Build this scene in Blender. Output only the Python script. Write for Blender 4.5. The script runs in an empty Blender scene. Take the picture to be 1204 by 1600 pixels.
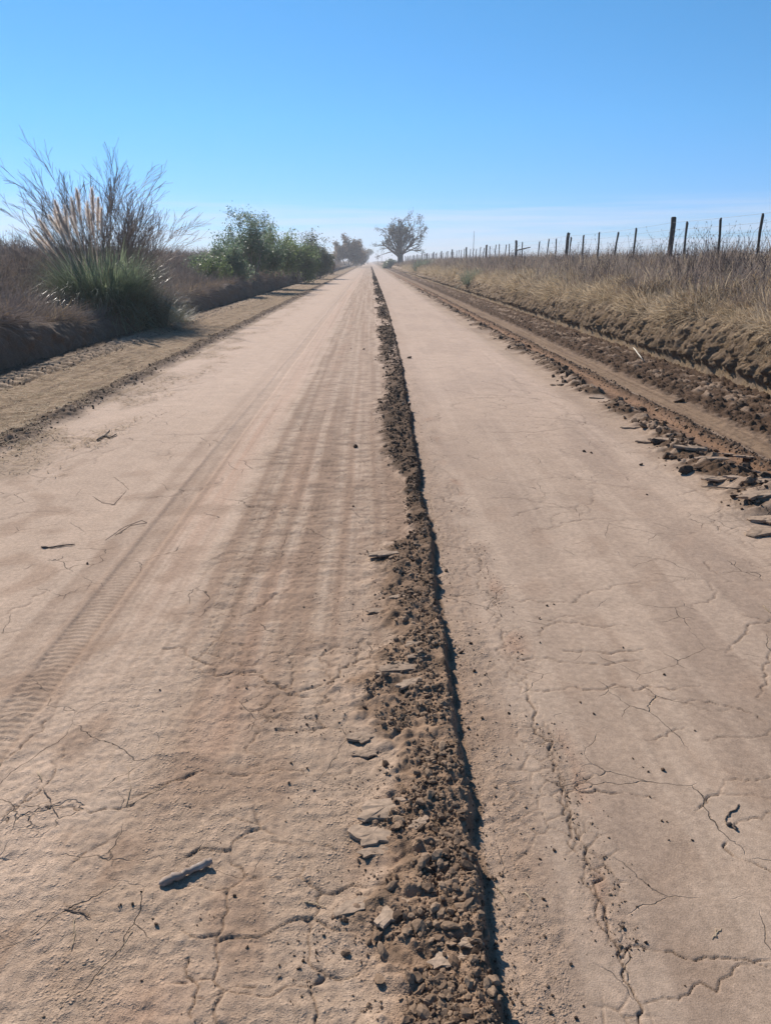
import bpy, math, random
import numpy as np
from mathutils import Matrix, Vector, Euler

S = bpy.context.scene
COL = S.collection
R = math.radians

# ------------------------------------------------------------------ camera, world, sun, exposure
PITCH, YAW, EYE, FPX = 18.06, 1.13, 1.5, 1202.0
cam_d = bpy.data.cameras.new('camera')
cam = bpy.data.objects.new('camera', cam_d)
COL.objects.link(cam)
cam.location = (0, 0, EYE)
cam.rotation_euler = (R(90 - PITCH), 0, R(-YAW))
cam_d.sensor_fit = 'VERTICAL'
cam_d.sensor_height = 34.6
cam_d.lens = 26.0
cam_d.clip_start = 0.05
cam_d.clip_end = 12000
S.camera = cam
CAM_R = np.array(Euler(cam.rotation_euler).to_matrix())

SUN_AZ, SUN_EL = 31.0, 37.0        # degrees left of the road direction (+Y), degrees above the horizon
world = bpy.data.worlds.new('World')
S.world = world
world.use_nodes = True
wn, wl = world.node_tree.nodes, world.node_tree.links
wn.clear()
sky = wn.new('ShaderNodeTexSky')
sky.sky_type = 'NISHITA'
sky.sun_disc = False
sky.sun_elevation = R(SUN_EL)
sky.sun_rotation = R(-SUN_AZ)
sky.altitude = 0
sky.air_density = 0.7
sky.dust_density = 0.0
sky.ozone_density = 1.6
tc = wn.new('ShaderNodeTexCoord')
sep = wn.new('ShaderNodeSeparateXYZ')
wl.new(tc.outputs['Generated'], sep.inputs[0])
mp = wn.new('ShaderNodeMapping')
mp.inputs['Scale'].default_value = (3.0, 3.0, 85)
wl.new(tc.outputs['Generated'], mp.inputs[0])
cn = wn.new('ShaderNodeTexNoise')
cn.inputs['Scale'].default_value = 1.6
cn.inputs['Detail'].default_value = 8
cn.inputs['Roughness'].default_value = 0.55
wl.new(mp.outputs[0], cn.inputs['Vector'])
cr = wn.new('ShaderNodeMapRange')
cr.inputs['From Min'].default_value = 0.36
cr.inputs['From Max'].default_value = 0.62
wl.new(cn.outputs['Fac'], cr.inputs['Value'])
band = wn.new('ShaderNodeValToRGB')     # thin cirrus lies low over the horizon, all the way round
e = band.color_ramp.elements
e[0].position, e[0].color = 0.0, (1, 1, 1, 1)
e[1].position, e[1].color = 0.075, (0, 0, 0, 1)
m1 = e.new(0.052); m1.color = (.75, .75, .75, 1)
wl.new(sep.outputs['Z'], band.inputs[0])
mul = wn.new('ShaderNodeMath'); mul.operation = 'MULTIPLY'
wl.new(cr.outputs[0], mul.inputs[0]); wl.new(band.outputs['Color'], mul.inputs[1])
mul2 = wn.new('ShaderNodeMath'); mul2.operation = 'MULTIPLY'; mul2.inputs[1].default_value = 0.55
wl.new(mul.outputs[0], mul2.inputs[0])
grade = wn.new('ShaderNodeValToRGB')    # the camera's deeper blue, all the way round
g_ = grade.color_ramp.elements
g_[0].position, g_[0].color = 0.0, (.41, .55, .80, 1)
g_[1].position, g_[1].color = 0.267, (.43, .89, 1.09, 1)
for q_, c_ in ((.064, (.41, .65, .95, 1)), (.154, (.42, .81, 1.04, 1))):
    el_ = g_.new(q_); el_.color = c_
wl.new(sep.outputs['Z'], grade.inputs[0])
hs = wn.new('ShaderNodeMix'); hs.data_type = 'RGBA'; hs.blend_type = 'MULTIPLY'; hs.inputs['Factor'].default_value = 1
wl.new(sky.outputs[0], hs.inputs[6]); wl.new(grade.outputs['Color'], hs.inputs[7])
mix = wn.new('ShaderNodeMix'); mix.data_type = 'RGBA'
wl.new(mul2.outputs[0], mix.inputs['Factor'])
wl.new(hs.outputs[2], mix.inputs[6])
mix.inputs[7].default_value = (6.0, 6.3, 7.6, 1)
bg = wn.new('ShaderNodeBackground')
bg.inputs['Strength'].default_value = 0.10
wl.new(mix.outputs[2], bg.inputs['Color'])
wo = wn.new('ShaderNodeOutputWorld')
wl.new(bg.outputs[0], wo.inputs['Surface'])

sun_d = bpy.data.lights.new('sun', 'SUN')
sun_d.energy = 4.6
sun_d.angle = R(0.53)
sun_d.color = (1.0, 0.92, 0.82)
sun = bpy.data.objects.new('sun', sun_d)
COL.objects.link(sun)
sd = Vector((-math.sin(R(SUN_AZ)) * math.cos(R(SUN_EL)), math.cos(R(SUN_AZ)) * math.cos(R(SUN_EL)), math.sin(R(SUN_EL))))
sun.rotation_euler = sd.to_track_quat('Z', 'Y').to_euler()
sun.location = sd * 50

S.view_settings.view_transform = 'Standard'
S.view_settings.look = 'None'
S.view_settings.gamma = 1
S.view_settings.use_curve_mapping = False
S.view_settings.exposure = 0.42
S.render.engine = 'CYCLES'
S.cycles.use_denoising = True
S.cycles.denoiser = 'OPENIMAGEDENOISE'
S.cycles.denoising_prefilter = 'ACCURATE'
S.cycles.denoising_input_passes = 'RGB_ALBEDO_NORMAL'
S.cycles.max_bounces = 6
S.cycles.transparent_max_bounces = 8
S.cycles.volume_bounces = 0
S.cycles.caustics_reflective = False
S.cycles.caustics_refractive = False

# ------------------------------------------------------------------ noise
_rng = np.random.default_rng(5)
_A = _rng.uniform(0, 2 * np.pi, 256)
_GX, _GY = np.cos(_A).astype(np.float32), np.sin(_A).astype(np.float32)
_J = _rng.uniform(0.05, 0.95, (256, 2)).astype(np.float32)

def _hash(ix, iy, s):
    with np.errstate(over='ignore'):
        n = ix.astype(np.int64).astype(np.uint32) * np.uint32(374761393) + iy.astype(np.int64).astype(np.uint32) * np.uint32(668265263) + np.uint32((s * 2654435761) & 0xffffffff)
        n = (n ^ (n >> np.uint32(13))) * np.uint32(1274126177)
        return n ^ (n >> np.uint32(16))

def pn(x, y, s=0):
    x = np.asarray(x, np.float32); y = np.asarray(y, np.float32)
    x, y = np.broadcast_arrays(x, y)
    ix, iy = np.floor(x), np.floor(y)
    fx, fy = x - ix, y - iy
    u = fx * fx * fx * (fx * (fx * 6 - 15) + 10)
    v = fy * fy * fy * (fy * (fy * 6 - 15) + 10)
    def g(a, b):
        h = _hash(ix + a, iy + b, s) & np.uint32(255)
        return _GX[h] * (fx - a) + _GY[h] * (fy - b)
    a = g(0, 0); b = g(1, 0); c = g(0, 1); d = g(1, 1)
    return (a + u * (b - a) + v * ((c + u * (d - c)) - (a + u * (b - a)))) * 1.5

def fbm(x, y, o=3, s=0, r=0.5):
    t = 0; a = 1
    for i in range(o):
        t = t + a * pn(x * 2 ** i, y * 2 ** i, s + 17 * i)
        a *= r
    return t

def worley(x, y, s=0):
    x = np.asarray(x, np.float32); y = np.asarray(y, np.float32)
    ix, iy = np.floor(x), np.floor(y)
    f1 = np.full(x.shape, 9, np.float32); f2 = f1.copy(); idd = np.zeros(x.shape, np.uint32)
    for a in (-1, 0, 1):
        for b in (-1, 0, 1):
            h = _hash(ix + a, iy + b, s)
            k = h & np.uint32(255)
            d = np.hypot(ix + a + _J[k, 0] - x, iy + b + _J[k, 1] - y)
            m = d < f1
            f2 = np.where(m, f1, np.minimum(f2, d))
            f1 = np.where(m, d, f1)
            idd = np.where(m, h >> np.uint32(8), idd)
    return f1, f2, (idd & np.uint32(1023)).astype(np.float32) / 1023

def ss(a, b, v):
    t = np.clip((v - a) / (b - a), 0, 1)
    return t * t * (3 - 2 * t)

def mixc(c, col, m):
    return c + (np.array(col, np.float32) - c) * m[..., None]

# ------------------------------------------------------------------ pixel of the photograph -> point of the place
def ray(px, py):
    d = CAM_R @ np.array([(px - 602) / FPX, (800 - py) / FPX, -1.0])
    return d
def G(px, py, z=0.0):
    d = ray(px, py); t = (z - EYE) / d[2]
    return float(d[0] * t), float(d[1] * t)
def AT(px, py, dist):
    d = ray(px, py); t = dist / d[1]
    return np.array([d[0] * t, dist, EYE + d[2] * t])

# ------------------------------------------------------------------ mesh helpers
def mesh_np(name, V, F, smooth=True):
    """F: (n,3) or (n,4) int array, or a list of such"""
    me = bpy.data.meshes.new(name)
    if not isinstance(F, list): F = [F]
    F = [f for f in F if len(f)]
    V = np.asarray(V, np.float32)
    me.vertices.add(len(V)); me.vertices.foreach_set('co', V.ravel())
    tot = np.concatenate([np.full(len(f), f.shape[1], np.int32) for f in F])
    idx = np.concatenate([f.ravel() for f in F]).astype(np.int32)
    me.loops.add(len(idx)); me.loops.foreach_set('vertex_index', idx)
    me.polygons.add(len(tot))
    st = np.concatenate([[0], np.cumsum(tot)[:-1]]).astype(np.int32)
    me.polygons.foreach_set('loop_start', st)
    me.polygons.foreach_set('use_smooth', np.full(len(tot), smooth))
    me.update(calc_edges=True)
    return me

def obj(name, me, mat=None, parent=None, loc=None, rot=None, **p):
    o = bpy.data.objects.new(name, me)
    COL.objects.link(o)
    if mat is not None and me is not None:
        me.materials.clear()
        for m in (mat if isinstance(mat, (list, tuple)) else [mat]): me.materials.append(m)
    if parent is not None: o.parent = parent
    if loc is not None: o.location = loc
    if rot is not None: o.rotation_euler = rot
    for k, v in p.items():
        if v is not None: o[k] = v
    return o

def empty(name, loc, **p):
    o = bpy.data.objects.new(name, None); COL.objects.link(o); o.location = loc
    o.empty_display_size = .2
    for k, v in p.items():
        if v is not None: o[k] = v
    return o

def grid_faces(nr, nc):
    a = np.arange(nr * nc, dtype=np.int32).reshape(nr, nc)
    return np.stack([a[:-1, :-1], a[:-1, 1:], a[1:, 1:], a[1:, :-1]], -1).reshape(-1, 4)

def set_grit(me, g):
    at = me.attributes.new('grit', 'FLOAT', 'POINT'); at.data.foreach_set('value', np.clip(g, 0, 1).astype(np.float32).ravel())

def set_tint(me, c):
    at = me.attributes.new('tint', 'FLOAT_COLOR', 'POINT')
    c = np.clip(c.reshape(-1, 3), 0.005, 0.95)
    at.data.foreach_set('color', np.concatenate([c, np.ones((len(c), 1), np.float32)], 1).astype(np.float32).ravel())

def seg_tubes(P0, P1, R0, R1, k=4):
    P0, P1 = np.asarray(P0, np.float32), np.asarray(P1, np.float32)
    R0, R1 = np.asarray(R0, np.float32), np.asarray(R1, np.float32)
    d = P1 - P0; d /= np.linalg.norm(d, axis=1, keepdims=True) + 1e-9
    up = np.where(np.abs(d[:, 2:3]) < .9, np.array([[0, 0, 1.]]), np.array([[1., 0, 0]]))
    a = np.cross(d, up); a /= np.linalg.norm(a, axis=1, keepdims=True) + 1e-9
    b = np.cross(d, a)
    t = np.arange(k) * 2 * np.pi / k
    ring = a[:, None] * np.cos(t)[None, :, None] + b[:, None] * np.sin(t)[None, :, None]
    V = np.stack([P0[:, None] + ring * R0[:, None, None], P1[:, None] + ring * R1[:, None, None]], 1)  # n,2,k,3
    n = len(P0)
    base = (np.arange(n) * 2 * k)[:, None]
    i = np.arange(k)[None]; j = (i + 1) % k
    F = np.stack([base + i, base + j, base + k + j, base + k + i], -1).reshape(-1, 4)
    return V.reshape(-1, 3), F

def tube(path, radii, k=8, rng=None, rough=0.0, caps=True):
    """one continuous tube along a polyline, ends closed"""
    path = [Vector(p) for p in path]; n = len(path); V = []; F4 = []; F3 = []
    for i, p in enumerate(path):
        d = (path[min(i + 1, n - 1)] - path[max(i - 1, 0)]).normalized()
        a = d.cross(Vector((0, 0, 1)) if abs(d.z) < .9 else Vector((1, 0, 0))).normalized(); b = d.cross(a)
        for q in range(k):
            t = q * 2 * math.pi / k
            rr = radii[i] * (1 + (rng.uniform(-rough, rough) if rng else 0))
            V.append(p + (a * math.cos(t) + b * math.sin(t)) * rr)
    for i in range(n - 1):
        for q in range(k):
            F4.append((i * k + q, i * k + (q + 1) % k, (i + 1) * k + (q + 1) % k, (i + 1) * k + q))
    if caps:
        V += [path[0], path[-1]]
        for q in range(k):
            F3.append((len(V) - 2, (q + 1) % k, q)); F3.append((len(V) - 1, (n - 1) * k + q, (n - 1) * k + (q + 1) % k))
    return np.array([tuple(v) for v in V]), [np.array(F4), np.array(F3)] if F3 else [np.array(F4)]

def merge(parts):
    V = []; F = []; o = 0
    for v, f in parts:
        V.append(v)
        for ff in (f if isinstance(f, list) else [f]): F.append(ff + o)
        o += len(v)
    return np.concatenate(V), F

_LIB = []
def instancer(name, templates, pos, rot, scl, idx, parent=None, **p):
    """thousands of small alike pieces: one object whose points carry shared meshes"""
    c = bpy.data.collections.new(name + '_pieces')
    for i, (me) in enumerate(templates):
        o = bpy.data.objects.new('%s_piece_%02d' % (name, i), me); c.objects.link(o)
    _LIB.append(c)
    n = len(pos)
    me = bpy.data.meshes.new(name)
    me.vertices.add(n); me.vertices.foreach_set('co', np.asarray(pos, np.float32).ravel())
    a = me.attributes.new('rot', 'FLOAT_VECTOR', 'POINT'); a.data.foreach_set('vector', np.asarray(rot, np.float32).ravel())
    a = me.attributes.new('scl', 'FLOAT_VECTOR', 'POINT')
    scl = np.asarray(scl, np.float32)
    if scl.ndim == 1: scl = np.repeat(scl[:, None], 3, 1)
    a.data.foreach_set('vector', scl.ravel())
    a = me.attributes.new('pick', 'INT', 'POINT'); a.data.foreach_set('value', np.asarray(idx, np.int32))
    o = obj(name, me, None, parent, **p)
    ng = bpy.data.node_groups.new(name + '_scatter', 'GeometryNodeTree')
    ng.interface.new_socket('Geometry', in_out='INPUT', socket_type='NodeSocketGeometry')
    ng.interface.new_socket('Geometry', in_out='OUTPUT', socket_type='NodeSocketGeometry')
    N, L = ng.nodes, ng.links
    gi, go = N.new('NodeGroupInput'), N.new('NodeGroupOutput')
    iop = N.new('GeometryNodeInstanceOnPoints')
    ci = N.new('GeometryNodeCollectionInfo')
    ci.inputs['Collection'].default_value = c
    ci.inputs['Separate Children'].default_value = True
    ci.inputs['Reset Children'].default_value = True
    L.new(gi.outputs[0], iop.inputs['Points'])
    L.new(ci.outputs[0], iop.inputs['Instance'])
    iop.inputs['Pick Instance'].default_value = True
    def attr(nm, t):
        x = N.new('GeometryNodeInputNamedAttribute'); x.data_type = t; x.inputs['Name'].default_value = nm
        return next(q for q in x.outputs if q.enabled and q.name == 'Attribute')
    L.new(attr('pick', 'INT'), iop.inputs['Instance Index'])
    e2r = N.new('FunctionNodeEulerToRotation')
    L.new(attr('rot', 'FLOAT_VECTOR'), e2r.inputs[0])
    L.new(e2r.outputs[0], iop.inputs['Rotation'])
    L.new(attr('scl', 'FLOAT_VECTOR'), iop.inputs['Scale'])
    L.new(iop.outputs[0], go.inputs[0])
    md = o.modifiers.new('scatter', 'NODES'); md.node_group = ng
    return o

# ------------------------------------------------------------------ materials
def new_mat(name):
    m = bpy.data.materials.new(name); m.use_nodes = True
    m.node_tree.nodes.clear()
    return m, m.node_tree.nodes, m.node_tree.links

def _noise(N, L, vec, scale, detail=4, rough=.6):
    n = N.new('ShaderNodeTexNoise'); n.inputs['Scale'].default_value = scale
    n.inputs['Detail'].default_value = detail; n.inputs['Roughness'].default_value = rough
    L.new(vec, n.inputs['Vector']); return n.outputs['Fac']

def _range(N, L, v, a, b, c, d):
    r = N.new('ShaderNodeMapRange'); r.inputs['From Min'].default_value = a; r.inputs['From Max'].default_value = b
    r.inputs['To Min'].default_value = c; r.inputs['To Max'].default_value = d
    L.new(v, r.inputs['Value']); return r.outputs[0]

def _scale(N, L, col, fac):
    v = N.new('ShaderNodeVectorMath'); v.operation = 'SCALE'
    L.new(col, v.inputs[0]); L.new(fac, v.inputs['Scale']); return v.outputs[0]

def _math(N, L, op, a, b):
    m = N.new('ShaderNodeMath'); m.operation = op
    for i, q in enumerate((a, b)):
        if isinstance(q, (int, float)): m.inputs[i].default_value = q
        else: L.new(q, m.inputs[i])
    return m.outputs[0]

def earth_mat(name, bump=1.0, rough=.8, cracks=0.0, spec=.3):
    """soil whose base colour comes from the 'tint' attribute; grain and fine relief on top"""
    m, N, L = new_mat(name)
    at = N.new('ShaderNodeAttribute'); at.attribute_name = 'tint'
    geo = N.new('ShaderNodeTexCoord'); P = geo.outputs['Object']
    f1 = _noise(N, L, P, 260, 3, .7); f2 = _noise(N, L, P, 45, 4, .6); f3 = _noise(N, L, P, 5, 4, .6)
    g = _math(N, L, 'MULTIPLY', _range(N, L, f1, .3, .7, .74, 1.22), _range(N, L, f2, .3, .7, .84, 1.16))
    g = _math(N, L, 'MULTIPLY', g, _range(N, L, f3, .3, .7, .92, 1.08))
    c = _scale(N, L, at.outputs['Color'], g)
    ga = N.new('ShaderNodeAttribute'); ga.attribute_name = 'grit'; grit = ga.outputs['Fac']
    if not cracks: grit = 1.0
    vg = N.new('ShaderNodeTexVoronoi'); vg.inputs['Scale'].default_value = 95; L.new(P, vg.inputs['Vector'])
    vh = N.new('ShaderNodeTexVoronoi'); vh.inputs['Scale'].default_value = 240; L.new(P, vh.inputs['Vector'])
    crumb = _math(N, L, 'MULTIPLY', _range(N, L, vg.outputs['Distance'], .05, .5, 1, 0), _range(N, L, _noise(N, L, P, 22, 3, .6), .42, .62, 0, 1))
    crumb2 = _range(N, L, vh.outputs['Distance'], .05, .5, .4, 0)
    gr_ = _math(N, L, 'MULTIPLY', _math(N, L, 'ADD', crumb, crumb2), grit)
    h = _math(N, L, 'ADD', _math(N, L, 'MULTIPLY', f1, .25), _math(N, L, 'MULTIPLY', f2, _math(N, L, 'ADD', _math(N, L, 'MULTIPLY', grit, .5), .10)))
    h = _math(N, L, 'ADD', h, _math(N, L, 'MULTIPLY', gr_, 1.0))
    # pale and dark specks trodden into the crust
    sp = N.new('ShaderNodeTexVoronoi'); sp.inputs['Scale'].default_value = 55; L.new(P, sp.inputs['Vector'])
    spk = _math(N, L, 'MULTIPLY', _range(N, L, sp.outputs['Distance'], .08, .16, 1, 0), _range(N, L, _noise(N, L, P, 12, 2, .5), .5, .6, 0, 1))
    sepc = N.new('ShaderNodeSeparateXYZ'); L.new(sp.outputs['Color'], sepc.inputs[0])
    spf = _range(N, L, sepc.outputs['X'], .2, .8, .62, 1.3)
    one = _math(N, L, 'ADD', 1.0, _math(N, L, 'MULTIPLY', spk, _math(N, L, 'SUBTRACT', spf, 1.0)))
    c = _scale(N, L, c, one)
    if cracks:
        wv = N.new('ShaderNodeTexNoise'); wv.inputs['Scale'].default_value = 7; wv.inputs['Detail'].default_value = 4
        L.new(P, wv.inputs['Vector'])
        add = N.new('ShaderNodeMix'); add.data_type = 'RGBA'; add.blend_type = 'LINEAR_LIGHT'; add.inputs['Factor'].default_value = .045
        L.new(P, add.inputs[6]); L.new(wv.outputs['Color'], add.inputs[7])
        vo = N.new('ShaderNodeTexVoronoi'); vo.feature = 'DISTANCE_TO_EDGE'; vo.inputs['Scale'].default_value = 3.6
        L.new(add.outputs[2], vo.inputs['Vector'])
        line = _range(N, L, vo.outputs['Distance'], 0.0, .007, 1, 0)
        mk = _range(N, L, _noise(N, L, P, 1.7, 3, .6), .52, .64, 0, 1)
        cm = _math(N, L, 'MULTIPLY', line, mk)
        cm = _math(N, L, 'MULTIPLY', cm, cracks)
        h = _math(N, L, 'SUBTRACT', h, _math(N, L, 'MULTIPLY', cm, 2.5))
        c = _scale(N, L, c, _range(N, L, cm, 0, 1, 1, .55))  # shade inside the fine cracks painted into the colour
    b = N.new('ShaderNodeBump'); b.inputs['Strength'].default_value = .9; b.inputs['Distance'].default_value = .0065 * bump
    L.new(h, b.inputs['Height'])
    p = N.new('ShaderNodeBsdfPrincipled'); p.inputs['Roughness'].default_value = rough
    p.inputs['Specular IOR Level'].default_value = spec
    L.new(c, p.inputs['Base Color']); L.new(b.outputs[0], p.inputs['Normal'])
    o = N.new('ShaderNodeOutputMaterial'); L.new(p.outputs[0], o.inputs['Surface'])
    return m

def varied_mat(name, c1, c2, c3=None, rough=.85, spec=.2, transl=0.0, bump=0.0, bscale=60, world_scale=.6, rnd=True, nscale=30, subsurface=0):
    """three tones mixed by per-piece chance and by place; optional light through thin leaves"""
    m, N, L = new_mat(name)
    c3 = c3 or c1
    oi = N.new('ShaderNodeObjectInfo')
    geo = N.new('ShaderNodeNewGeometry')
    tcn = N.new('ShaderNodeTexCoord')
    nz = _noise(N, L, geo.outputs['Position'], world_scale, 3, .6)
    nf = _noise(N, L, tcn.outputs['Object'], nscale, 3, .6)
    mx = N.new('ShaderNodeMix'); mx.data_type = 'RGBA'
    mx.inputs[6].default_value = (*c1, 1); mx.inputs[7].default_value = (*c2, 1)
    L.new(oi.outputs['Random'] if rnd else nf, mx.inputs['Factor'])
    m2 = N.new('ShaderNodeMix'); m2.data_type = 'RGBA'
    L.new(_range(N, L, nz, .42, .6, 0, 1), m2.inputs['Factor'])
    L.new(mx.outputs[2], m2.inputs[6]); m2.inputs[7].default_value = (*c3, 1)
    c = _scale(N, L, m2.outputs[2], _range(N, L, nf, .3, .7, .75, 1.25))
    p = N.new('ShaderNodeBsdfPrincipled'); p.inputs['Roughness'].default_value = rough
    p.inputs['Specular IOR Level'].default_value = spec
    L.new(c, p.inputs['Base Color'])
    if bump:
        b = N.new('ShaderNodeBump'); b.inputs['Strength'].default_value = 1; b.inputs['Distance'].default_value = bump
        L.new(_noise(N, L, tcn.outputs['Object'], bscale, 4, .65), b.inputs['Height']); L.new(b.outputs[0], p.inputs['Normal'])
    o = N.new('ShaderNodeOutputMaterial')
    if transl:
        t = N.new('ShaderNodeBsdfTranslucent'); L.new(c, t.inputs['Color'])
        ms = N.new('ShaderNodeMixShader'); ms.inputs[0].default_value = transl
        L.new(p.outputs[0], ms.inputs[1]); L.new(t.outputs[0], ms.inputs[2]); L.new(ms.outputs[0], o.inputs['Surface'])
    else:
        L.new(p.outputs[0], o.inputs['Surface'])
    return m

M_ROAD = earth_mat('dry_earth', 1.0, .92, cracks=.8, spec=.10)
M_BANK = earth_mat('bank_earth', 2.5, .9, spec=.15)
M_CLOD = varied_mat('clod_earth', (.155, .098, .062), (.30, .205, .135), (.22, .148, .096), bump=.0012, bscale=5, world_scale=3, nscale=3)
M_CLODDARK = varied_mat('damp_clod', (.055, .034, .022), (.14, .09, .058), (.09, .057, .037), bump=.0012, bscale=5, world_scale=2, nscale=3)
M_PLATE = varied_mat('dry_mud_plate', (.34, .245, .172), (.40, .292, .208), (.28, .20, .14), bump=.0018, bscale=9, world_scale=3, nscale=4)
M_STRAW = varied_mat('dry_straw', (.68, .55, .38), (.36, .28, .185), (.52, .42, .30), transl=.4, world_scale=.5)
M_DRYGREY = varied_mat('dead_grass', (.44, .36, .29), (.20, .155, .125), (.30, .235, .20), transl=.38, world_scale=.35)
M_BROWNGR = varied_mat('brown_grass', (.34, .24, .14), (.15, .105, .07), (.36, .27, .17), transl=.35, world_scale=.4)
M_WEED = varied_mat('dead_weed', (.16, .125, .11), (.09, .07, .062), (.12, .09, .085), world_scale=1)
M_PAMPAS = varied_mat('pampas_leaf', (.20, .26, .14), (.32, .36, .24), (.15, .20, .115), rough=.34, spec=.65, transl=.45, world_scale=2.5, rnd=False, nscale=3)
M_PAMPAS_DRY = varied_mat('pampas_dry_leaf', (.33, .29, .17), (.22, .22, .11), (.26, .24, .14), rough=.5, spec=.4, transl=.35, world_scale=2, rnd=False, nscale=3)
M_PLUME = varied_mat('plume', (.74, .64, .56), (.66, .57, .50), (.78, .70, .62), transl=.6, world_scale=2, nscale=20)
M_TWIG = varied_mat('bare_twig', (.30, .24, .20), (.40, .33, .28), (.24, .19, .16), world_scale=2, rnd=False, nscale=4)
M_TRUNK = varied_mat('bark', (.12, .095, .08), (.18, .15, .125), (.10, .08, .07), bump=.03, bscale=8, world_scale=1, rnd=False, nscale=4)
M_LEAF = varied_mat('willow_leaf', (.17, .235, .08), (.24, .29, .12), (.13, .18, .08), rough=.45, spec=.5, transl=.5, world_scale=.9, rnd=False, nscale=1.2)
M_LEAFGR = varied_mat('grey_green_leaf', (.16, .18, .11), (.22, .235, .15), (.13, .15, .10), rough=.5, spec=.4, transl=.45, world_scale=.5, rnd=False, nscale=1.2)
M_LEAFBR = varied_mat('brown_leaf', (.28, .20, .14), (.22, .17, .13), (.32, .24, .16), transl=.35, world_scale=.5, rnd=False, nscale=1.2)
M_POST = varied_mat('weathered_post', (.055, .045, .038), (.085, .07, .06), (.045, .037, .032), bump=.01, bscale=25, world_scale=2, nscale=12)
M_WIRE = varied_mat('wire', (.22, .21, .20), (.18, .17, .16), rough=.5, spec=.5)
M_STICK = varied_mat('bleached_wood', (.38, .30, .245), (.22, .165, .13), (.44, .36, .30), bump=.0015, bscale=70, world_scale=25, rnd=False, nscale=50)
M_DARKTWIG = varied_mat('dark_twig', (.10, .075, .06), (.16, .12, .095), world_scale=20, rnd=False)
M_WHITE = varied_mat('pale_stick', (.58, .52, .43), (.48, .42, .34), world_scale=20, rnd=False)
M_MAST = varied_mat('mast_paint', (.30, .30, .31), (.36, .36, .37), rnd=False)

# ------------------------------------------------------------------ the road surface
XL, XR = -5.62, 4.82

def ridge_edges(y):
    e = np.interp(y, [0, 1.2, 2.9, 5.2, 12.6, 26.8, 60, 200], [.245, .25, .285, .335, .47, .57, .6, .6]) + .026 * pn(y / .9, y * 0, 31) + .014 * pn(y / .16, y * 0, 32)
    l = np.interp(y, [1.0, 1.35, 1.45, 1.53, 1.64, 1.75, 1.88, 2.1, 2.3, 2.5, 2.62, 2.88, 3.3, 3.75, 3.95, 4.1, 5.3, 5.7, 6.2, 8.1, 9.5, 12.6, 26.8, 60],
                  [.03, -.01, -.06, -.03, .05, -.06, .03, .05, -.09, -.12, -.04, .06, .03, .00, .05, .22, .24, .16, .07, .05, .20, .12, .16, .22])
    l = l + .035 * pn(y / .23, y * 0, 33) + .035 * pn(y / .08, y * 0, 35) + .10 * ss(5, 8, y) * pn(y / 1.3, y * 0, 34)
    l = np.minimum(l, e - .05)
    return l, e

def windrow_mask(x, y):
    """the broken row of turned-over earth at the right edge of the lane"""
    c = 2.56 + .10 * pn(y / 1.3, y * 0, 41) + .015 * np.minimum(y, 12) - .12 * (1 - ss(4.0, 5.2, y))
    w = (.17 + .07 * pn(y / .6, y * 0, 42)) * (1 + .5 * (1 - ss(5.0, 6.5, y)))
    on = ss(-.42, .02, pn(y / .75, y * 0 + 3.3, 43) + .25 * (1 - ss(5, 8, y)))
    return np.exp(-((x - c) / np.maximum(w, .05)) ** 2) * on * (1 - ss(60, 140, y) * .6)

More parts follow.
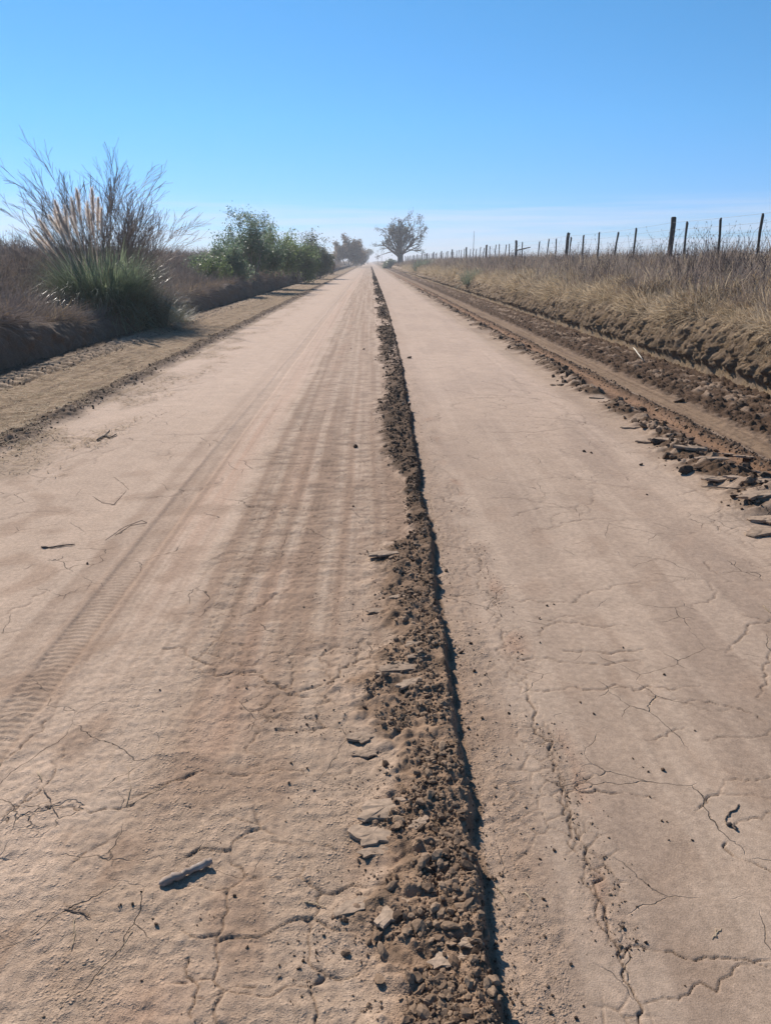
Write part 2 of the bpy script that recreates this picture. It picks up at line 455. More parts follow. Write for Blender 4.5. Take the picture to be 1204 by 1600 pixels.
def surface(x, y, full=True):
    """height (and colour) of the road bed at any place"""
    x = np.asarray(x, np.float32); y = np.asarray(y, np.float32)
    near = 1 - ss(4, 9, y)
    mid = 1 - ss(12, 30, y)
    l, e = ridge_edges(y)
    big = fbm(x / 1.4, y / 3.0, 3, 1)
    lng = pn(x / .07, y / 2.6, 2)                    # wheel streaks along the road
    lng2 = pn(x / .22, y / 7.0, 3)
    n6 = fbm(x / .12, y / .12, 3, 4)
    n2 = fbm(x / .03, y / .03, 2, 7) * near
    n3 = np.abs(fbm(x / .06, y / .045, 2, 67)) * near
    z = .006 * big - .010 * ((x + 1.2) / 3) ** 2 * (x < 3) * (x > -4)
    # lanes
    m_left = (1 - ss(-.95, -.70, x + .12 * pn(x / .3, y / .8, 5)))
    m_rough = (1 - m_left) * (1 - ss(l - .04, l + .03, x))
    fl = pn(x / .34, y / (.045 + .006 * y), 8)       # transverse flakes left by the grader blade
    fl2 = pn(x / .15, y / (.022 + .003 * y), 9)
    flake = np.maximum(fl, -.15) * .6 + np.maximum(fl2, -.1) * .4
    soft = 1 - ss(2.0, 3.6, y)
    z = z + m_rough * (.0095 * flake * (1 - .35 * soft) * (1 - ss(25, 60, y) * .6) + (.0030 * n6 + .0026 * n2 + .0022 * n3) * mid)
    z = z + (1 - m_rough) * (.0009 * n6 * near + .0007 * lng * mid + .0004 * n2)
    m_bl = (1 - m_rough) * (x < -.5) * soft
    z = z + m_bl * (.0018 * n6 + .0022 * n2 + .0022 * n3 + .0030 * flake)
    # crust plates where the rough strip has dried and split
    px_, py_ = x + .03 * n6, y + .03 * fbm(x / .12, y / .12, 2, 66)
    f1, f2, pid = worley(px_ / .17, py_ / .13, 11)
    plate_on = ss(.02, .22, pn(x / .5, y / .6, 12)) * m_rough * near
    split = (1 - ss(.0, .055, f2 - f1)) * plate_on
    z = z + plate_on * (pid - .4) * .006 - split * .006
    # centre ridge
    t = (x - l) / (e - l)
    m_r = ss(-.25, .15, t) * (1 - ss(e - .006, e + .026, x)) * (1 - .6 * ss(60, 160, y))
    m_r = m_r * (1 - .75 * ss(9, 16, y) * ss(-.05, .3, pn(y / 3.2, x * 1.5, 73)))
    hR = .040 + .020 * pn(y / .5, y * 0, 13) + .012 * ss(3, 8, y)
    xw = x + .022 * pn(x / .05, y / .05, 111) + .03 * pn(x / .13, y / .11, 112); yw = y + .022 * pn(x / .05, y / .05, 113) + .03 * pn(x / .12, y / .13, 114)
    f1a, f2a, ida = worley(xw / .055, yw / .05, 14)
    lump = np.clip(1 - f1a * 1.25, 0, 1) * (.35 + .65 * ida)
    f1b, f2b, idb = worley(x / .021, y / .021, 15)
    lumps = np.clip(1 - f1b * 1.25, 0, 1) * idb
    f1c, f2c, idc = worley(xw / .13, yw / .11, 16)
    lumpb = (.5 * np.clip(1 - f1c * 1.2, 0, 1) + .9 * np.clip(f2c - f1c, 0, .45)) * (.15 + .85 * idc)
    z = z + m_r * hR * (.16 + .84 * np.clip(t, 0, 1) ** 1.6)
    z = z + m_r * (.020 * lump + .009 * lumps * near + .026 * lumpb * ss(-.1, .5, t))
    z = z + .006 * (1 - ss(e - .02, e + .3, x)) * (x > -2) * ss(-2, -.5, x)   # left half lies a little higher
    # crumbly strip right of the ridge
    m_s = ss(e, e + .03, x) * (1 - ss(e + .10, e + .30, x + .08 * pn(x / .1, y / .3, 17)))
    z = z + m_s * (.0045 * np.clip(lump, 0, 1) * ss(.45, .8, pn(x / .2, y / .35, 18) + .5) + .0022 * n2 + .002 * n6)
    # cracked seam at x = .6
    m_seam = np.exp(-((x - .585 - .02 * pn(y / .7, y * 0, 19)) / .055) ** 2) * ss(-.2, .3, pn(y / .45, y * 0, 20)) * (1 - ss(7, 12, y))
    z = z + m_seam * (.004 * lump + .0018 * n2)
    f1g, f2g, _ = worley((x + .012 * n6) / .06, (y + .02 * n6) / .075, 63)
    net_on = ss(.32, .40, x) * (1 - ss(.62, .70, x)) * ss(-.15, .25, pn(x / .2, y / .5, 64)) * (1 - ss(4.5, 7, y))
    net = (1 - ss(.0, .10, f2g - f1g)) * net_on
    z = z - net * .0035
    # faint tyre strips on the right lane
    z = z - .0025 * np.exp(-((x - 1.95) / .05) ** 2) * mid + .001 * pn(x / .04, y / 4, 21) * ss(1.3, 2.2, x) * (x < 2.3)
    # tyre track with tread
    xk = x; x = x + .02 * pn(y / 2.5, y * 0, 37) + .004 * pn(y / .3, y * 0, 38)
    tw = ss(-1.315, -1.295, x) * (1 - ss(-1.175, -1.155, x))
    tread = .5 + .5 * np.sin((y + .25 * np.abs(x + 1.235)) * 2 * np.pi / .034)
    tread2 = .5 + .5 * np.sin((y) * 2 * np.pi / .21)
    z = z - tw * (.0045 + .0035 * tread * (1 - ss(5, 9, y)) + .002 * tread2 * ss(4, 8, y)) + .0012 * np.exp(-((x + 1.325) / .010) ** 2) + .0012 * np.exp(-((x + 1.145) / .010) ** 2)
    tw2 = ss(-1.50, -1.47, x) * (1 - ss(-1.36, -1.33, x))
    z = z - tw2 * .0006
    x = xk
    # left windrow, shoulder and lug prints of a tractor tyre
    wl_c = -3.17 + .05 * pn(y / 2.2, y * 0, 22)
    wlw = (.15 + .09 * pn(y / .5, y * 0, 23))
    m_wl = np.exp(-((x - wl_c) / wlw) ** 2) * (.55 + .45 * ss(-.3, .2, pn(y / 1.1, y * 0, 24)))
    z = z + m_wl * (.035 + .05 * lumpb + .026 * lump)
    m_sl = (1 - ss(-3.28, -3.12, x))
    z = z + m_sl * (.007 * n6 * mid + .005 * lump * mid + .012 * fbm(x / .3, y / .5, 2, 26) - .01)
    m_lug = ss(-5.02, -4.97, x) * (1 - ss(-4.53, -4.48, x))
    ph = (y + np.abs(x + 4.75) * .55 + .03 * pn(x / .2, y / .4, 27)) / .27
    half = np.where(x > -4.75, .0, .5)
    lug = ss(.50, .62, (ph + half) % 1.0) * (1 - ss(.93, 1.0, (ph + half) % 1.0))
    z = z + m_lug * (.05 * lug - .022 + .006 * lump)
    m_le = 1 - ss(-5.15, -5.0, x)
    z = z + m_le * (.03 * lumpb + .02 * lump)
    edgefl = (ss(-3.05, -2.9, x) - ss(-2.75, -2.35, x + .25 * pn(x / .4, y / .9, 29))) * ss(.0, .2, pn(x / .5, y / 1.2, 30) + .12)
    edgefl = np.clip(edgefl, 0, 1)
    z = z + edgefl * (.006 * flake + .004 * lump)
    # right windrow, rut, inner ridge, dark churned band
    m_w = windrow_mask(x, y)
    sl = pn(x / .30, y / .11, 44)
    wh = .050 + .055 * (1 - ss(4.6, 6.5, y)) * 1.0
    z = z + m_w * (wh * .8 + .085 * np.maximum(sl, -.25) * .35 + .05 * lumpb + .030 * lump)
    m_or = ss(2.72, 2.85, x) * (1 - ss(3.06, 3.16, x))
    z = z - .028 * m_or + m_or * (.006 * lump + .004 * n6)
    r2c = 3.07 + .03 * pn(y / .8, y * 0, 45)
    m_r2 = np.exp(-((x - r2c) / .055) ** 2)
    z = z + ss(3.12, 3.25, x) * (.010 * lump + .006 * n6 + .008 * flake)
    z = z + m_r2 * (.035 + .022 * lump + .01 * n6)
    m_bt = ss(3.12, 3.2, x)
    z = z - .012 * m_bt
    m_ch = (.45 * ss(3.1, 3.3, x + .25 * pn(x / .3, y / 1.1, 39)) + .55) * ss(3.42, 3.60, x + .05 * pn(x / .2, y / .4, 46)) * 1.0
    ph2 = (y + np.abs(x - 4.15) * .6 + .06 * pn(x / .3, y / .4, 47)) / .32
    half2 = np.where(x > 4.15, .0, .5)
    lug2 = ss(.35, .5, (ph2 + half2) % 1.0) * (1 - ss(.85, .97, (ph2 + half2) % 1.0)) * ss(3.85, 3.92, x) * (1 - ss(4.42, 4.5, x))
    z = z + m_ch * (.030 * lump + .06 * lumpb * (1 - .6 * lug2) + .012 * n6 + .035 * lug2 - .01)
    if not full:
        return z
    # ---- colours of the soil, with some shade and glare painted in
    c = np.empty(x.shape + (3,), np.float32); c[:] = (.43, .322, .242)
    c = mixc(c, (.32, .238, .178), np.clip(.5 + .9 * big + .6 * lng2, 0, 1) * .7)
    rl = ss(e, e + .3, x)
    c = mixc(c, (.345, .262, .200), rl * (1 - .5 * ss(4, 9, y)))
    c = mixc(c, (.275, .206, .158), rl * ss(-.1, .35, pn(x / .55, y / 2.2, 50)) * .7)
    c = mixc(c, (.45, .35, .275), (1 - rl) * m_left * .4)
    red = np.exp(-((x + .50 + .05 * pn(y / 1.5, y * 0, 51)) / .12) ** 2) * ss(-.25, .25, pn(x / .3, y / .9, 52)) + .8 * np.exp(-((x + 1.02) / .13) ** 2) * ss(2.6, 5, y) + .5 * np.exp(-((x + .12) / .10) ** 2) * ss(2, 4, y)
    c = mixc(c, (.40, .24, .165), np.clip(red, 0, 1) * .75)
    c = mixc(c, (.31, .230, .168), m_rough * .55)
    strk = pn(x / .085 + .15 * pn(y / 2.0, y * 0, 69), y / 14, 68); strk2 = pn(x / .035, y / 5, 70)
    m_st = ss(-1.75, -1.0, x) * (1 - ss(l - .05, l + .05, x)) * ss(1.6, 3.5, y)
    c = mixc(c, (.24, .158, .108), m_st * ss(.02, .40, strk) * .65)
    c = mixc(c, (.46, .36, .28), m_st * ss(.05, .45, -strk) * .55)
    c = mixc(c, (.22, .155, .11), m_st * ss(.15, .5, strk2) * .35)
    c = mixc(c, (.27, .185, .130), ss(.1, .5, pn(x / .22, y / .30, 65)) * (.30 + .3 * (1 - rl)) * (1 - ss(4, 8, y)))
    pale = ss(.05, .45, lng2 + .6 * lng)
    c = mixc(c, (.46, .36, .28), pale * .35 * (1 - m_ch))
    c = mixc(c, (.16, .11, .08), m_rough * ss(.0, .4, -fl2) * .5 * ss(2.0, 5, y))  # low sides of the flakes darkened, their shade put into the colour
    c = mixc(c, (.225, .16, .115), (tw * (.42 + .30 * tread) * ss(-.7, .0, pn(x / .15, y / .4, 36)) + tw2 * .35) * (.8 + .4 * pn(x / .05, y / .6, 58)))
    crack_shade = (.125, .092, .070)
    c = mixc(c, (.26, .185, .135), m_s * .30 + m_seam * .45)
    c = mixc(c, (.36, .22, .15), np.clip(m_seam * ss(.1, .4, pn(x / .12, y / .3, 53)), 0, 1) * .6)
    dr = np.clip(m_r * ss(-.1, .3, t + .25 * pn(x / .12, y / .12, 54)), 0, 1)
    dr2 = np.clip(dr + (ss(e - .03, e, x) - ss(e + .03, e + .05, x)), 0, 1)  # adds the ridge's shadowed right slope as a dark strip of colour
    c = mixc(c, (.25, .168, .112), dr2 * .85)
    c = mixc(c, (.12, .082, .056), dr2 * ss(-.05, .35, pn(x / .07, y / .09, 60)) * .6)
    c = mixc(c, (.075, .050, .035), dr2 * ss(2.0, 5.5, y) * .75)  # darker with distance: damp, plus shaded clod faces put into the colour
    c = mixc(c, crack_shade, split * .6 + net * .45)  # recess shade of splits and net cracks painted in, over darker soil
    c = mixc(c, (.255, .182, .112), m_sl * (.85 - .3 * ss(0, .4, n6)))
    c = mixc(c, (.14, .094, .06), m_sl * ss(-.05, .4, pn(x / .15, y / .5, 55)) * .5)
    c = mixc(c, (.070, .044, .030), np.clip(m_wl * 1.9, 0, 1) * (.95 - .4 * lump))
    c = mixc(c, (.10, .07, .05), m_lug * (1 - lug) * .9 + m_le * .9)
    c = mixc(c, (.34, .262, .195), m_lug * lug * .8)
    c = mixc(c, (.27, .20, .14), edgefl * .75)
    c = mixc(c, (.095, .060, .038), np.clip(m_w * 1.6, 0, 1) * (.97 - .7 * ss(.0, .3, sl)))
    c = mixc(c, (.215, .128, .080), m_or * .85)
    c = mixc(c, (.205, .138, .086), ss(3.14, 3.2, x) * (1 - m_ch) * .8)
    c = mixc(c, (.085, .053, .034), np.clip(m_r2 * 1.2, 0, 1) * .75)
    c = mixc(c, (.080, .049, .031), m_ch * (.96 - .6 * lug2 * ss(-.1, .3, pn(x / .4, y / .5, 57))))
    glary = (.25 * ss(1.8, 4, y) + .75 * ss(4.0, 12, y)) * (x > -2.9) * (1 - ss(2.1, 2.4, x)) * (1 - dr2) * (1 - .45 * m_rough)  # far lanes made paler: low-sun glare put into the colour
    c = mixc(c, (.54, .42, .345), glary * .55)
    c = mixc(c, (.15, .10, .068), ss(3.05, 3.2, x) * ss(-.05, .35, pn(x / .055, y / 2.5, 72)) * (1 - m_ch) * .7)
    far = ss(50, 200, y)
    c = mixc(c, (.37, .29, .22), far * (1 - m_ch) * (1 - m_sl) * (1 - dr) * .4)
    grit = .10 + .75 * m_rough + .5 * m_bl + .9 * m_r + .8 * m_s + .8 * m_seam + .9 * m_sl + m_ch + m_w + m_r2 + .8 * m_or + .5 * edgefl + .25 * (m_bt * (1 - m_ch))
    grit = grit * (.65 + .6 * pn(x / .25, y / .4, 59))
    return z, c, grit

# rows: dense near the walker, wider with distance
rows = [-4, -3, -2, -1.2, -.6, -.2, .2, .5, .7, .82]
yy = .9
while yy < 60: rows.append(yy); yy += max(.0034, .0030 * yy)
while yy < 1500: rows.append(yy); yy *= 1.025
rows = np.array(rows, np.float32)
NI, NO = 660, 22
si = np.linspace(0, 1, NI)
so = np.linspace(0, 1, NO + 1)[:-1]
lo = np.maximum(-(.42 + .50 * np.maximum(rows, 0)), XL + .35)
hi = np.minimum(.46 + .535 * np.maximum(rows, 0), XR - .35)
X = np.concatenate([XL + (lo[:, None] - XL) * so[None], lo[:, None] + (hi - lo)[:, None] * si[None], XR - (XR - hi[:, None]) * so[::-1][None]], 1).astype(np.float32)
Y = np.repeat(rows[:, None], X.shape[1], 1)
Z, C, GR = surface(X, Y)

# cracks seen in the photograph, each a path over the ground; cut into the sheet as grooves
CR = [
 (.011, .020, [(255,1015),(330,1040),(400,1050),(435,1072),(480,1078),(512,1074),(530,1058),(560,1035),(600,1020)]),
 (.006, .010, [(185,1268),(235,1240),(290,1215),(340,1210),(400,1210),(460,1205),(520,1212)]),
 (.013, .016, [(262,1226),(290,1216),(310,1207)]),
 (.006, .010, [(390,1118),(396,1160),(372,1205)]),
 (.006, .011, [(750,940),(800,935),(850,940),(900,938),(912,925),(960,912),(1000,905)]),
 (.003, .006, [(1000,905),(1100,903),(1204,905)]),
 (.007, .011, [(822,1078),(850,1080),(900,1072),(960,1068),(990,1078),(1030,1072),(1095,1068)]),
 (.004, .008, [(990,1076),(1030,1088),(1080,1098),(1140,1105)]),
 (.012, .014, [(905,1236),(930,1232),(962,1238)]), (.005, .009, [(962,1238),(1000,1243),(1030,1250)]),
 (.007, .012, [(1200,960),(1180,972),(1150,1000),(1133,1018)]), (.005, .008, [(1133,1022),(1165,1030),(1204,1048)]),
 (.006, .012, [(1130,1216),(1122,1240),(1105,1252),(1085,1266)]), (.004, .008, [(1130,1216),(1170,1216),(1204,1212)]),
 (.007, .013, [(1134,1315),(1136,1328),(1160,1342),(1190,1354),(1204,1360)]),
 (.005, .01, [(1150,1285),(1175,1275),(1204,1268)]),
 (.006, .011, [(968,1500),(978,1482),(1000,1477),(1050,1484),(1100,1494),(1150,1497),(1204,1500)]),
 (.004, .008, [(1005,1565),(1060,1560),(1120,1548),(1204,1505)]),
 (.011, .014, [(815,1060),(825,1090),(832,1120),(845,1150),(868,1195),(880,1230),(893,1270),(905,1310),(918,1345),(930,1390),(945,1430),(960,1470),(975,1510),(990,1550),(1000,1598)]),
 (.006, .010, [(870,1200),(882,1245),(890,1290),(900,1330),(912,1380),(930,1420),(950,1470)]),
 (.007, .010, [(690,700),(700,740),(712,790),(735,860),(750,905),(770,960),(790,1010),(815,1060)]),
 (.005, .009, [(735,860),(725,890),(700,892)]), (.004, .008, [(660,770),(690,780),(712,790)]),
 (.007, .011, [(92,1095),(78,1125),(62,1145),(35,1165),(15,1185),(0,1196)]),
 (.006, .010, [(100,1170),(80,1190),(60,1240),(20,1262),(0,1280)]),
 (.006, .009, [(60,1230),(40,1250),(0,1300)]),
 (.009, .012, [(45,742),(80,725),(120,712),(165,690),(205,672)]), (.005, .008, [(25,745),(60,722),(110,700)]),
 (.008, .012, [(150,690),(170,680),(182,675)]), (.006, .010, [(0,790),(35,770),(60,765)]),
 (.008, .012, [(65,858),(95,852),(120,850)]), (.006, .010, [(0,965),(25,950),(50,935),(75,920)]),
 (.005, .009, [(140,700),(200,655),(215,648)]), (.005, .008, [(230,705),(262,712),(300,690)]),
 (.006, .009, [(150,780),(180,790),(190,775)]), (.006, .009, [(180,835),(230,815)]),
 (.006, .010, [(545,1210),(580,1185),(600,1178)]), (.008, .012, [(540,1300),(580,1298),(620,1292),(650,1272)]),
 (.006, .010, [(295,1500),(292,1530),(305,1560),(300,1600)]), (.005, .009, [(300,1560),(345,1555),(400,1545)]),
 (.007, .012, [(600,860),(570,868),(545,866)]), (.006, .01, [(590,1180),(560,1192),(548,1210),(520,1216)]),
 (.006, .009, [(1110,800),(1125,790),(1118,810),(1140,832),(1165,850)]), (.005, .008, [(1160,870),(1185,885),(1204,880)]),
 (.005, .009, [(1030,700),(1080,760),(1130,800),(1190,870)]),
 (.004, .007, [(1185,1290),(1204,1300)]), (.004, .007, [(1100,1155),(1120,1150),(1165,1150),(1204,1125)]),
]
crng = random.Random(11)
paths = []
for w, dp, pts in CR:
    paths.append((w * .56, dp * .7, [G(*p) for p in pts]))
for i in range(95):                                   # smaller ones that nobody could trace
    if i < 60: x0, y0 = crng.uniform(.5, 2.3), 1.0 + 9 * crng.random() ** 1.6
    else: x0, y0 = crng.uniform(-3.0, -.1), 1.0 + 10 * crng.random() ** 1.5
    a = crng.choice([0, 0, math.pi, 1.3]) + crng.uniform(-.5, .5)
    L_ = crng.uniform(.12, .55) * (.5 + y0 / 5); n = 5
    p = [(x0, y0)]
    for k in range(n):
        a += crng.uniform(-.6, .6); p.append((p[-1][0] + math.cos(a) * L_ / n, p[-1][1] + math.sin(a) * L_ / n))
    paths.append((crng.uniform(.0018, .0035) * (1 + y0 / 7), crng.uniform(.005, .009), p))
def fract(p, k):
    for _ in range(k):
        q = [p[0]]
        for a, b in zip(p, p[1:]):
            L_ = math.hypot(b[0] - a[0], b[1] - a[1])
            q += [((a[0] + b[0]) / 2 + crng.gauss(0, .15) * L_, (a[1] + b[1]) / 2 + crng.gauss(0, .15) * L_), b]
        p = q
    return p
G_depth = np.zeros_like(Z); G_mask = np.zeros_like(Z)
for w, dp, p in paths:
    L0 = sum(math.hypot(b[0] - a[0], b[1] - a[1]) for a, b in zip(p, p[1:])) / (len(p) - 1)
    p = fract(p, max(1, min(5, int(math.log2(max(L0 / .009, 2))))))
    n = len(p) - 1
    for q, (a, b) in enumerate(zip(p, p[1:])):
        yc = (a[1] + b[1]) / 2
        dx = (hi[0] * 0 + np.interp(yc, rows, hi - lo)) / NI
        dyr = max(.0034, .0030 * yc)
        ww = w * (.35 + .65 * math.sin(math.pi * (q + .6) / (n + .6)) ** .5) * crng.choice([.25, .5, .8, 1, 1.2, 1.5])
        wx = max(ww * .38, dx * .50, dyr * .45)
        amp = min(1, ww * .5 / wx + .12)
        r_ = wx * 2.4
        i0, i1 = np.searchsorted(rows, [min(a[1], b[1]) - r_, max(a[1], b[1]) + r_])
        if i1 - i0 < 1: continue
        xs = X[(i0 + i1) // 2 if (i0 + i1) // 2 < len(rows) else -1]
        j0, j1 = np.searchsorted(xs, [min(a[0], b[0]) - r_ - .004, max(a[0], b[0]) + r_ + .004])
        if j1 - j0 < 1: continue
        sx, sy = X[i0:i1, j0:j1], Y[i0:i1, j0:j1]
        ax, ay = a; bx, by = b[0] - a[0], b[1] - a[1]
        tt = np.clip(((sx - ax) * bx + (sy - ay) * by) / (bx * bx + by * by + 1e-9), 0, 1)
        dd = np.hypot(sx - ax - tt * bx, sy - ay - tt * by)
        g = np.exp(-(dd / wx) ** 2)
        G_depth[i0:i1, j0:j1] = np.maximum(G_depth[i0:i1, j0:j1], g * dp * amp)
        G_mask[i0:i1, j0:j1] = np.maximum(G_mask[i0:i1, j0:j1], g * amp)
Z = Z - G_depth
C = mixc(C, (.10, .073, .056), np.clip(G_mask * 1.1, 0, 1) * .8)  # grooves darkened: their shade put into the colour, with fresh darker soil
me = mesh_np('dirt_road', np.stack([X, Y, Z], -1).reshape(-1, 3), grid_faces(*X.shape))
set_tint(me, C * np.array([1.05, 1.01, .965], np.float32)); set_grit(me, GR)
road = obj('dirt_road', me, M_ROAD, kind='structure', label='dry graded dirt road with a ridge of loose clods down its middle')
del X, Y, Z, C, GR, G_depth, G_mask

# ------------------------------------------------------------------ banks and fields
PR = np.array([(4.58, -.06), (4.62, .10), (4.67, .22), (4.73, .36), (4.80, .52), (4.92, .66), (5.12, .78), (5.6, .88), (6.6, 1.02), (8.2, 1.20), (9.4, 1.36), (11.5, 1.42), (15, 1.42)], np.float32)
def right_profile(y):
    y = np.atleast_1d(np.asarray(y, np.float32))
    s = 1 + .07 * pn(y / 3.1, y * 0, 71) - .22 * ss(30, 120, y)
    x = PR[None, :, 0] + (.10 * pn(y / 2.3, y * 0, 72) + .05 * pn(y / .7, y * 0, 73))[:, None] * np.linspace(0.2, 1, len(PR))[None] ** .5
    z = PR[None, :, 1] * np.where(np.arange(len(PR)) < 8, s[:, None], (s[:, None] - 1) * np.linspace(1, 0, len(PR))[None] + 1)
    return x, z
LX = np.array([-5.32, -5.38, -5.45, -5.55, -5.72, -6.1, -6.7, -7.4, -8.2, -9.0, -10.0, -12.0, -15.0], np.float32)
def left_profile(y):
    y = np.atleast_1d(np.asarray(y, np.float32))
    L_ = np.interp(y, [0, 8, 12.5, 15.5, 20, 26, 31, 60, 120], [.62, .62, .60, .36, .30, .45, .62, .60, .45]) * (1 + .12 * pn(y / 1.3, y * 0, 74))
    hump = np.interp(y, [0, 14, 22, 60], [1.0, .96, .93, .95])
    z = np.stack([L_ * 0 - .05, .35 * L_, .7 * L_, .95 * L_, L_ * 1.03, L_ * .95, L_ * .55, L_ * .6 + .05, .75 * hump, 1.2 * hump, 1.38 * hump, 1.36 * hump, 1.36 * hump], 1)
    x = LX[None] + (.10 * pn(y / 1.9, y * 0, 75) + .05 * pn(y / .5, y * 0, 76))[:, None] * np.linspace(.25, 1, len(LX))[None] ** .5
    return x, z

def resample(px, pz, nv, wts):
    """px,pz (rows, k) -> (rows, nv) points along the profile; wts: samples per span"""
    T = np.concatenate([np.linspace(i, i + 1, w, endpoint=False) for i, w in enumerate(wts)] + [[len(wts)]])
    i = np.minimum(T.astype(int), px.shape[1] - 2); f = (T - i)[None]
    # smooth a little with a catmull-rom
    def cr(a):
        p0 = a[:, np.maximum(i - 1, 0)]; p1 = a[:, i]; p2 = a[:, i + 1]; p3 = a[:, np.minimum(i + 2, a.shape[1] - 1)]
        return .5 * ((2 * p1) + (-p0 + p2) * f + (2 * p0 - 5 * p1 + 4 * p2 - p3) * f ** 2 + (-p0 + 3 * p1 - 3 * p2 + p3) * f ** 3)
    return cr(px), cr(pz), T

brow = [-4.0]
while brow[-1] < 1500:
    y_ = brow[-1]
    brow.append(y_ + (.12 if y_ < 3 else max(.022, .0030 * y_) if y_ < 60 else .03 * y_))
brow = np.array(brow, np.float32)

px_, pz_ = right_profile(brow)
bx, bz, T = resample(px_, pz_, 0, [7, 7, 7, 7, 6, 6, 6, 6, 5, 5, 4, 4])
BY = np.repeat(brow[:, None], bx.shape[1], 1)
face = 1 - ss(5.0, 7.5, T)[None]
lowf = 1 - ss(.7, 2.0, T)[None]
sl_ = BY + .06 * bz
gou = np.abs(pn(sl_ / .060, bz / .5, 80)) + .5 * pn(sl_ / .025, bz / .25, 86)
gou2 = pn(sl_ / .30, bz / .28, 81)
f1, f2, idc = worley(sl_ / .17, bz / .20, 82)
hang = np.clip(1 - 1.2 * f1, 0, 1) * (.3 + .7 * idc)
f1s, _, ids = worley(sl_ / .07, bz / .10, 83)
f1r, f2r, idr = worley((sl_ + .03 * gou2) / .085, bz / .40, 87)
rag = fbm(sl_ / .07, bz / .10, 3, 88, .7)
slab = np.clip((f2r - f1r) * 1.6, 0, 1) * (.15 + .85 * idr)
push = face * (.030 * gou * lowf + .04 * gou2 * (1 - lowf) + (1 - lowf) * (.07 * slab + .10 * np.abs(pn(sl_ / .075, bz / .55, 121)) + .05 * np.abs(pn(sl_ / .03, bz / .25, 122)) + .04 * np.clip(1 - 1.2 * f1s, 0, 1) + .035 * rag + .07 * hang) - .05)
hum = (1 - face) * (.15 * fbm(bx / .8, BY / .8, 3, 84))
bx2 = bx - push
bz2 = bz + hum + face * .01 * gou2
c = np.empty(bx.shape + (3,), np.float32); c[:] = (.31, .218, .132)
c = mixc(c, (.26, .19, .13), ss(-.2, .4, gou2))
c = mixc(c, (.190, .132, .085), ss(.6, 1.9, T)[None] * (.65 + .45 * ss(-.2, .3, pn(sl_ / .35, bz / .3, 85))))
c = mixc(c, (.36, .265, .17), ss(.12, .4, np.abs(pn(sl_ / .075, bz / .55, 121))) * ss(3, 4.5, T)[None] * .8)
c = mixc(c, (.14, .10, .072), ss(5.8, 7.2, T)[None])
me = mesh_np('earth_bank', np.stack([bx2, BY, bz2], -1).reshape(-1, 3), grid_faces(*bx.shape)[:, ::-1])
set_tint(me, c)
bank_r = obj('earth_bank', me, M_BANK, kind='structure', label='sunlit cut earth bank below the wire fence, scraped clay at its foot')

px_, pz_ = left_profile(brow)
bx, bz, T = resample(px_, pz_, 0, [6, 6, 6, 6, 6, 6, 6, 6, 6, 5, 4, 4])
BY = np.repeat(brow[:, None], bx.shape[1], 1)
face = 1 - ss(4.0, 5.5, T)[None]
g2 = pn(BY / .30, bz / .3, 91); f1, _, idc = worley(BY / .2, bz / .2, 92)
f1t, _, idt = worley(BY / .09, bz / .09, 94)
bx2 = bx + face * (.06 * g2 + .12 * np.clip(1 - 1.2 * f1, 0, 1) * idc + .05 * np.clip(1 - 1.2 * f1t, 0, 1))
bz2 = bz + (1 - face) * (.14 * fbm(bx / .9, BY / .9, 3, 93))
c = np.empty(bx.shape + (3,), np.float32); c[:] = (.20, .138, .095)
c = mixc(c, (.24, .175, .125), ss(3.5, 5, T)[None] + 0 * bx)
me = mesh_np('earth_bank', np.stack([bx2, BY, bz2], -1).reshape(-1, 3), grid_faces(*bx.shape))
set_tint(me, c)
bank_l = obj('earth_bank', me, M_BANK, kind='structure', label='shaded low earth bank with a ditch behind it, under the bushes')

def macro_z(x, y):
    px, pz = (right_profile if x > 0 else left_profile)(y)
    px, pz = px[0], pz[0]
    if x < 0: px, pz = px[::-1], pz[::-1]
    return float(np.interp(x, px, pz))

def field(x0, x1, lab):
    fx = np.sign(x0) * np.concatenate([np.linspace(abs(x0), 60, 40), np.geomspace(64, 3800, 40)])
    fy = np.concatenate([np.linspace(-30, 100, 60), np.geomspace(104, 3800, 50)])
    FX, FY = np.meshgrid(fx, fy)
    FZ = 1.36 + .12 * fbm(FX / 30, FY / 30, 3, 95) * ss(15, 40, np.abs(FX)) + .04 * pn(FX / 2, FY / 2, 96) - .0003 * np.abs(FX)
    c = np.empty(FX.shape + (3,), np.float32); c[:] = (.27, .21, .135)
    c = mixc(c, (.2, .17, .11), ss(-.2, .3, pn(FX / 50, FY / 50, 97)))
    F = grid_faces(*FX.shape)
    me = mesh_np('field', np.stack([FX, FY, FZ], -1).reshape(-1, 3), F if x0 > 0 else F[:, ::-1])
    set_tint(me, c)
    return obj('field', me, M_BANK, kind='structure', label=lab)
field(14.2, 3800, 'flat dry field beyond the wire fence')
field(-14.2, -3800, 'flat dry field beyond the bushes')
me = mesh_np('ground', np.array([(-3900, -600, -.6), (3900, -600, -.6), (3900, 4000, -.6), (-3900, 4000, -.6)]), np.array([[0, 1, 2, 3]]))
set_tint(me, np.full((4, 3), .25, np.float32))
obj('ground', me, M_BANK, kind='structure', label='dry plain reaching to the horizon')

